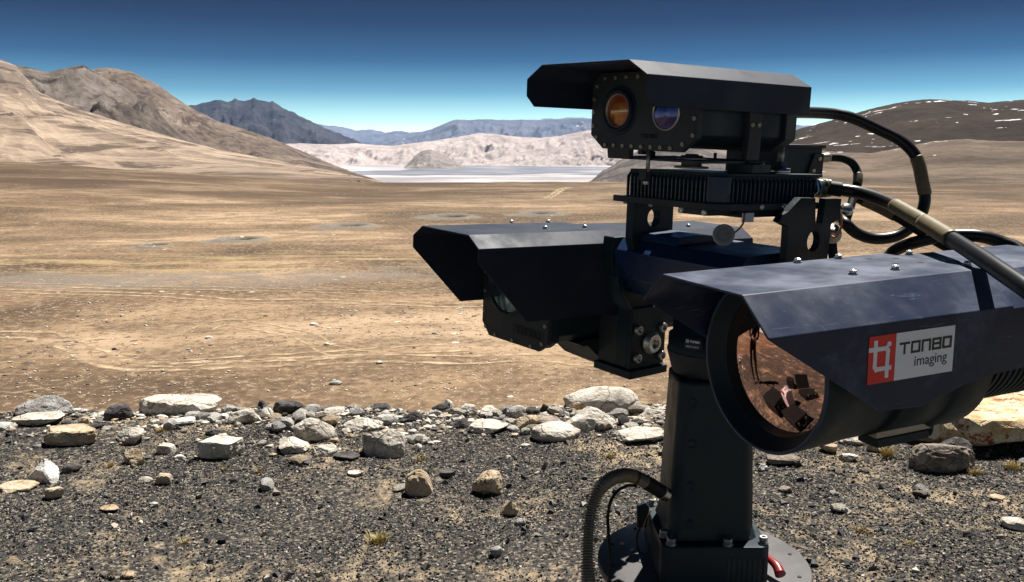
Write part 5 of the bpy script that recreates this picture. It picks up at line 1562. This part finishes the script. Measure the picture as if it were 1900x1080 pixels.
    for x, z in ((.0416, -.3816), (-.0325, -.3844), (.0406, -.4434), (-.0329, -.4473)):
        put(MB().lathe((x, -.160, z), (0, 1, 0), [(0, .0105), (.0065, .0105), (.008, .009), (.008, .0055), (.003, .005), (.003, .0001)], 24).build('cap_screw', M['steel_dull'], P))
    put(MB().lathe((-.0004, -.160, -.4152), (0, 1, 0), [(0, .024), (.004, .024), (.0045, .0195), (.012, .0195), (.0125, .0185), (.0125, .0085), (.006, .008), (.006, .0001)], 40).build('axle_end', M['axle'], P))
    # near arm, mostly behind the big lens camera
    arm(.140, .1635, [(.05, -.2155), (.05, -.475), (-.07, -.475), (-.105, -.2155)], 'arm')
    put(MB().cyl((-.006, .142, -.30), (-.006, .262, -.30), .034, n=32).build('camera_stub', M['black'], P))
    put(MB().cyl((-.03, -.22, -.30), (-.03, -.262, -.30), .034, n=32).build('camera_stub', M['black'], P))
    put(MB().prism([(.03, -.20), (-.10, -.20), (-.10, -.40), (.03, -.40)], 1, .243, .262).build('mounting_plate', M['black'], P))
    # strut and bright fittings behind the near upright
    put(MB().cyl((-.232, .10, -.160), (-.264, .10, -.260), .0095, n=16).build('strut', M['hood'], P))
    put(MB().lathe((-.212, .112, -.160), (.3, .8, .35), [(0, .0001), (0, .020), (.006, .021), (.010, .019), (.010, .010), (.016, .009), (.016, .0001)], 28).build('dust_cap', M['steel_dull'], P))
    put(MB().lathe((-.262, .105, -.122), (.4, .6, .5), [(0, .0001), (0, .013), (.010, .0135), (.020, .013), (.024, .008), (.024, .0001)], 24).build('connector_cap', M['steel'], P))
    put(MB().box(-.083, -.056, .118, .1405, -.140, -.088).build('cable_sleeve', M['white_tag'], P, bevel=0.001))
    put(MB().tube(spline([(-.136, .166, -.098), (-.152, .168, -.112), (-.170, .160, -.138), (-.180, .145, -.160), (-.196, .125, -.162)], 8), .0022, 8).build('cap_wire', M['copper'], P))
    return P
pedestal()

# ---------------------------------------------------------------- cables
def cable(name, pts, r, mat, label, bands=(), cat='cable', n=14, rf=None):
    """pts: (px, py, depth); bands: (from, to, material, extra radius) along the length"""
    w = [p if isinstance(p, Vector) else at(*p) for p in pts]
    base = Vector((w[0].x, w[0].y, w[0].z))
    c = [q - base for q in spline(w, 16)]
    o = MB().tube(c, r, n, rf).build(name, M[mat], None)
    o.location = base
    tag(o, label, cat)
    for a, b, mt, ex in bands:
        i, j = int(a * (len(c) - 1)), max(int(b * (len(c) - 1)), int(a * (len(c) - 1)) + 2)
        MB().tube(c[i:j + 1], r + ex, n).build('tape_band', M[mt], o)
    return o
def loc(F, x, y, z): return (F @ Vector((x, y, z, 1))).to_3d()
cable('sensor_cable', [loc(FU, -.405, .055, -.068), loc(FU, -.440, .060, -.066), (1530, 210, 1.72), (1575, 217, 1.73), (1625, 238, 1.73), (1672, 262, 1.72), (1700, 292, 1.71), (1711, 335, 1.70), (1716, 372, 1.70), (1703, 408, 1.70), (1668, 436, 1.70), (1625, 443, 1.70), (1590, 433, 1.70), (1568, 414, 1.70), loc(FH, -.245, .108, -.130)], .0112, 'rubber',
      'long black cable looping from the twin-lens camera rear down behind the upright', [(.43, .55, 'tape', .0016), (.0, .03, 'rubber_matt', .002)])
cable('main_cable', [(1540, 349, 1.63), (1568, 353, 1.62), (1600, 359, 1.60), (1648, 376, 1.53), (1700, 404, 1.42), (1760, 440, 1.29), (1820, 478, 1.165), (1870, 512, 1.08), (1925, 550, 1.01), (1975, 590, .985), loc(FQ, -.70, .20, -.09), loc(FQ, -.715, .12, -.09), loc(FQ, -.70, .06, -.105), loc(FQ, -.61, .04, -.11)], .0117, 'rubber',
      'thick black cable crossing in front of the right camera hood', [(.0, .065, 'rubber_matt', .0022), (.25, .33, 'tape', .0012), (.33, .395, 'tape', .0018)])
cable('branch_cable', [(1592, 366, 1.64), (1625, 380, 1.63), (1668, 402, 1.60), (1710, 428, 1.58), (1750, 452, 1.56), (1790, 470, 1.54), loc(FQ, -.665, -.10, -.04), loc(FQ, -.60, -.06, -.09)], .0112, 'rubber_matt',
      'black cable running under the thick one, tan taped at its start', [(.045, .27, 'tape', .0014)])
cable('power_cable', [loc(FU, -.585, .015, -.158), (1548, 292, 1.80), (1576, 299, 1.80), (1589, 315, 1.80), (1592, 334, 1.79), (1586, 356, 1.78), (1578, 384, 1.76), (1570, 410, 1.74)], .0085, 'rubber_matt',
      'short grey black cable curving down from the power box', [(.0, .12, 'steel_dull', .0012), (.50, .63, 'tape', .0014)])
cable('arched_cable', [loc(FH, -.09, .155, -.30), (1630, 492, 1.66), (1662, 464, 1.62), (1705, 448, 1.58), (1760, 438, 1.55), (1815, 438, 1.53), (1860, 450, 1.52), (1895, 468, 1.50), loc(FQ, -.72, -.08, -.07), loc(FQ, -.60, -.03, -.12)], .0115, 'rubber',
      'black cable arching behind the right camera hood')
cable('under_cable', [(1822, 492, 1.21), (1845, 512, 1.20), (1868, 540, 1.19), (1893, 575, 1.18), loc(FQ, -.47, .128, -.12), loc(FQ, -.50, .09, -.15)], .0085, 'rubber_matt',
      'black cable slipping down over the rear edge of the right hood')
# ribbed conduit from the post
def conduit():
    pix = [(1236, 918, 1.68), (1215, 905, 1.66), (1188, 889, 1.64), (1165, 882, 1.63), (1140, 886, 1.61), (1116, 903, 1.59), (1102, 930, 1.58), (1094, 968, 1.57), (1091, 1010, 1.56), (1091, 1060, 1.55), (1094, 1120, 1.55), (1102, 1260, 1.56)]
    w = [at(*p) for p in pix]
    base = w[0].copy()
    c = [q - base for q in spline(w, 40)]
    # even steps along the length
    L = [0.0]
    for a, b in zip(c, c[1:]): L.append(L[-1] + (b - a).length)
    n = int(L[-1] / .00118)
    arr = np.array([tuple(p) for p in c])
    s = np.linspace(0, L[-1], n)
    pts = [Vector((float(np.interp(q, L, arr[:, 0])), float(np.interp(q, L, arr[:, 1])), float(np.interp(q, L, arr[:, 2])))) for q in s]
    o = MB().tube(pts, .0125, 16, rf=lambda i: .0134 if (i % 4) in (0, 1) else .0088).build('ribbed_conduit', M['hose'], None)
    o.location = base
    tag(o, 'ribbed grey conduit arching out of the left side of the post', 'conduit')
    k = lambda f: int(f * (n - 1))
    MB().tube(pts[k(.0):k(.035)], .0142, 20).build('end_collar', M['steel'], o)
    MB().tube(pts[k(.036):k(.125)], .0138, 20).build('tape_sleeve', M['rubber_matt'], o)
    MB().tube(pts[k(.165):k(.175)], .0134, 20).build('tape_band', M['rubber_matt'], o)
    MB().tube(pts[k(.176):k(.245)], .0136, 20).build('tape_band', M['tape'], o)
conduit()
cable('thin_cable', [(1182, 902, 1.645), (1166, 901, 1.64), (1146, 911, 1.63), (1133, 931, 1.62), (1128, 958, 1.62), (1129, 990, 1.61), (1132, 1030, 1.60), (1131, 1080, 1.60), (1130, 1200, 1.60)], .0030, 'rubber_matt',
      'thin black cable hanging beside the ribbed conduit', n=8)

# ---------------------------------------------------------------- what the big lens mirrors: standing just left of the picture
def skin_body(name, joints, edges, mat, parent, root=0, sub=2):
    me = bpy.data.meshes.new(name)
    me.from_pydata([j[0] for j in joints], edges, [])
    o = bpy.data.objects.new(name, me)
    link(o, parent)
    m = o.modifiers.new('skin', 'SKIN')
    m.use_smooth_shade = True
    for i, d in enumerate(me.skin_vertices[0].data):
        r = joints[i][1]
        d.radius = r if isinstance(r, tuple) else (r, r)
        d.use_root = i == root
    s = o.modifiers.new('round', 'SUBSURF')
    s.levels = s.render_levels = sub
    me.materials.append(mat)
    return o

def person():
    x0, y0 = -2.06, 2.72
    T = empty('person', Matrix.Translation((x0, y0, float(hgt(x0, y0)))) @ Matrix.Rotation(math.radians(-40), 4, 'Z'))
    tag(T, 'standing person in dark jacket and trousers mirrored in the big lens', 'person')
    ct = NT('navy_jacket_and_dark_trousers')
    oc = ct.objc()
    cz_ = ct.xyz(oc)[2]
    wv = ct.noise(ct.mapping(oc, (1, 1, 0.35)), 9, 5, 0.6, 1.5)
    ct.set(ct.mix(ct.math('GREATER_THAN', cz_, 0.90), (0.020, 0.018, 0.017), (0.012, 0.016, 0.030)), 0.92, 0, 0.08)
    ct.bump(wv, 0.9, 0.04)
    cloth = ct.m
    skin = mat_simple('skin', (0.42, 0.25, 0.17), 0.6, 0, 0.4, 0.15)
    hair = mat_simple('black_hair', (0.012, 0.010, 0.009), 0.6)
    boot = mat_simple('brown_boots', (0.05, 0.035, 0.025), 0.6)
    # the figure faces +X; hands meet in front of the belly
    J = [((0, 0, .95), (.15, .12)), ((0, 0, 1.15), (.145, .11)), ((-.01, 0, 1.34), (.17, .12)), ((-.01, 0, 1.46), (.09, .08)), ((.01, 0, 1.55), .055)]
    E = [(0, 1), (1, 2), (2, 3), (3, 4)]
    for s in (-1, 1):
        b = len(J)
        J += [((.0, s * .10, .86), .095), ((.03, s * .11, .50), .066), ((-.01, s * .12, .12), .047)]
        E += [(0, b), (b, b + 1), (b + 1, b + 2)]
        b = len(J)
        J += [((-.01, s * .19, 1.40), .066), ((-.03, s * .25, 1.13), .050), ((.20, s * .12, 1.08), .038)]
        E += [(2, b), (b, b + 1), (b + 1, b + 2)]
    skin_body('clothed_body', J, E, cloth, T)
    for s in (-1, 1):
        m = MB().lathe((-.01, s * .12, 0), (0, 0, 1), [(0, .001), (0, .052), (.05, .054), (.14, .050), (.15, .044)], 16)
        m.box(.02, .17, s * .12 - .046, s * .12 + .046, .0, .075)
        m.build('boot', boot, T, bevel=.02)
        # hand: palm, four bent fingers, thumb on the inner side
        w = Vector((.20, s * .12, 1.08))
        d = Vector((.75, -s * .62, -.05)).normalized()
        side = Vector((0, 0, 1))
        H_ = [(tuple(w), .024), (tuple(w + d * .05), (.034, .020)), (tuple(w + d * .085), (.038, .016))]
        EE = [(0, 1), (1, 2)]
        for k, ln in enumerate((.070, .080, .074, .056)):
            r_ = w + d * .088 + side * (.027 - k * .018)
            bend = Vector((-.1, -s * .8, -.2)).normalized()
            b = len(H_)
            H_ += [(tuple(r_), .009), (tuple(r_ + d * ln * .5), .0085), (tuple(r_ + d * ln * .7 + bend * ln * .4), .0075)]
            EE += [(2, b), (b, b + 1), (b + 1, b + 2)]
        b = len(H_)
        H_ += [(tuple(w + d * .045 + side * .034), .011), (tuple(w + d * .075 + side * .055), .0095), (tuple(w + d * .105 + side * .058), .008)]
        EE += [(1, b), (b, b + 1), (b + 1, b + 2)]
        skin_body('hand', H_, EE, skin, T, 0, 1)
    v, f = ICO[4]
    hv = v.copy()
    nose = np.exp(-((hv[:, 1] / .16) ** 2 + ((hv[:, 2] + .10) / .22) ** 2)) * (hv[:, 0] > 0)
    eye = (np.exp(-(((np.abs(hv[:, 1]) - .36) / .16) ** 2 + ((hv[:, 2] - .06) / .12) ** 2))) * (hv[:, 0] > 0)
    mouth = np.exp(-((hv[:, 1] / .28) ** 2 + ((hv[:, 2] + .48) / .06) ** 2)) * (hv[:, 0] > 0)
    hv *= np.array([.098, .076, .118])
    hv[:, 0] += .024 * nose - .010 * eye - .006 * mouth
    hv[:, 1] *= 1 - .22 * np.clip(-v[:, 2], 0, 1)
    hd = mesh_np('head', hv, f, skin, T, True)
    hd.location = (.03, 0, 1.655)
    hd.rotation_euler = (0, .22, 0)
    hair_v = v * np.array([.106, .084, .124])
    keep = ~((v[:, 0] > .25) & (v[:, 2] < .55)) & (v[:, 2] > -.35)
    ff = f[keep[f].all(1)]
    mesh_np('hair', hair_v + np.array([-.006, 0, .006]), ff, hair, hd, True)
    MB().box(.080, .0895, -.021, .021, -.061, -.053).build('lips', mat_simple('lips', (0.30, 0.13, 0.10), 0.5), hd, bevel=.0035)
    for s in (-1, 1):
        MB().lathe((.0, s * .074, -.005), (0, s, 0), [(0, .026), (.008, .030), (.012, .022), (.010, .0001)], 14).build('ear', skin, hd)
        MB().lathe((.082, s * .029, .008), (1, 0, 0), [(0, .0085), (.003, .0065), (.0042, .0001)], 12).build('eye', M['label_white'], hd)
        MB().lathe((.0853, s * .029, .008), (1, 0, 0), [(0, .0042), (.0012, .003), (.0014, .0001)], 10).build('pupil', hair, hd)
        MB().box(.082, .092, s * .029 - .014, s * .029 + .014, .021, .0255).build('eyebrow', hair, hd, bevel=.002)
person()

def field_tripod():
    x0, y0 = -2.75, 3.15
    z0 = float(hgt(x0, y0))
    T = empty('field_tripod', Matrix.Translation((x0, y0, z0)))
    tag(T, 'thin black field tripod with small instrument, mirrored in the big lens', 'tripod')
    for k in range(3):
        a = math.radians(30 + 120 * k)
        e = Vector((math.cos(a), math.sin(a), 0))
        MB().tube([e * .03 + Vector((0, 0, 1.25)), e * .20 + Vector((0, 0, .62)), e * .38 + Vector((0, 0, .0))], .014, 10, rf=lambda i: (.016, .013, .010)[i]).build('leg', M['rubber_matt'], T)
    MB().cyl((0, 0, 1.2), (0, 0, 1.42), .016, n=12).build('column', M['rubber_matt'], T)
    h_ = MB().box(-.05, .05, -.04, .04, 1.42, 1.54).build('instrument', M['black'], T, bevel=.006)
    MB().cyl((.05, 0, 1.48), (.085, 0, 1.48), .026, n=20).build('eyepiece', M['rubber'], h_)
field_tripod()

def case(x, y, rz, w, d, h, label, open_=False, mat=None):
    z = float(hgt(x, y))
    T = empty('equipment_case', Matrix.Translation((x, y, z)) @ Matrix.Rotation(rz, 4, 'Z'))
    tag(T, label, 'case')
    mt = mat or M['rubber_matt']
    b = MB().box(-w / 2, w / 2, -d / 2, d / 2, .0, h * .68).build('shell', mt, T, bevel=.012)
    for s in (-1, 1):
        MB().box(s * w * .28 - .02, s * w * .28 + .02, -d / 2 - .012, -d / 2 + .001, h * .52, h * .78).build('latch', M['alu'], T, bevel=.003)
    MB().tube(spline([(-.06, -d / 2, h * .40), (-.055, -d / 2 - .04, h * .40), (.055, -d / 2 - .04, h * .40), (.06, -d / 2, h * .40)], 6), .009, 8).build('handle', mt, T)
    lid = MB().box(-w / 2, w / 2, -d, 0, 0, h * .3).build('lid', mt, T, bevel=.012)
    lid.location = (0, d / 2, h * .685)
    if open_: lid.rotation_euler = (math.radians(-105), 0, 0)
    for s in (-1, 0, 1): MB().box(s * w * .3 - .012, s * w * .3 + .012, -d / 2 + .01, d / 2 - .01, h * .98, h * 1.0).build('lid_rib', mt, T, bevel=.002) if not open_ else None
case(-1.30, 1.72, .5, .62, .42, .24, 'long olive black case nearest the pedestal, mirrored low in the lens')
case(-.92, 1.25, .9, .48, .36, .20, 'black case beside the long case, lid shut, mirrored in the lens')
case(-2.55, 1.15, .2, .36, .26, .26, 'small black case behind the person, mirrored in the lens')
case(-1.95, .62, 1.2, .50, .40, .22, 'open black case mirrored at the lens edge', True)

def jerrycan():
    x, y = -1.42, 1.30
    T = empty('jerrycan', Matrix.Translation((x, y, float(hgt(x, y)))) @ Matrix.Rotation(.7, 4, 'Z'))
    tag(T, 'whitish plastic jerrycan among the cases, mirrored in the lens', 'jerrycan')
    m = MB().prism([(-.15, 0), (.15, 0), (.155, .03), (.155, .30), (.10, .37), (-.02, .39), (-.155, .36), (-.155, .03)], 1, -.085, .085)
    b = m.build('tank', mat_simple('milky_plastic', (0.62, 0.58, 0.66), 0.4, 0, 0.5, .1), T, bevel=.02)
    MB().cyl((.125, 0, .325), (.165, 0, .375), .028, n=18).build('cap', M['red_plastic'], T)
    MB().tube(spline([(-.12, 0, .37), (-.10, 0, .42), (.02, 0, .43), (.06, 0, .385)], 6), .014, 10).build('handle', M['label_white'], T)
jerrycan()

# ------------------------------------------------------------------ the air
def build_haze():
    m = bpy.data.materials.new('haze_air')
    m.use_nodes = True
    n, l = m.node_tree.nodes, m.node_tree.links
    n.clear()
    v = n.new('ShaderNodeVolumePrincipled')
    v.inputs['Color'].default_value = (0.32, 0.58, 1.0, 1)
    v.inputs['Density'].default_value = HAZE
    v.inputs['Anisotropy'].default_value = 0.0
    o = n.new('ShaderNodeOutputMaterial')
    l.new(v.outputs[0], o.inputs['Volume'])
    b = MB().box(-95000, 95000, -95000, 95000, VALLEY - 1.0 - 35, 1480).build('haze', m)
    tag(b, kind='stuff')
HAZE = 0.8e-5
build_haze()
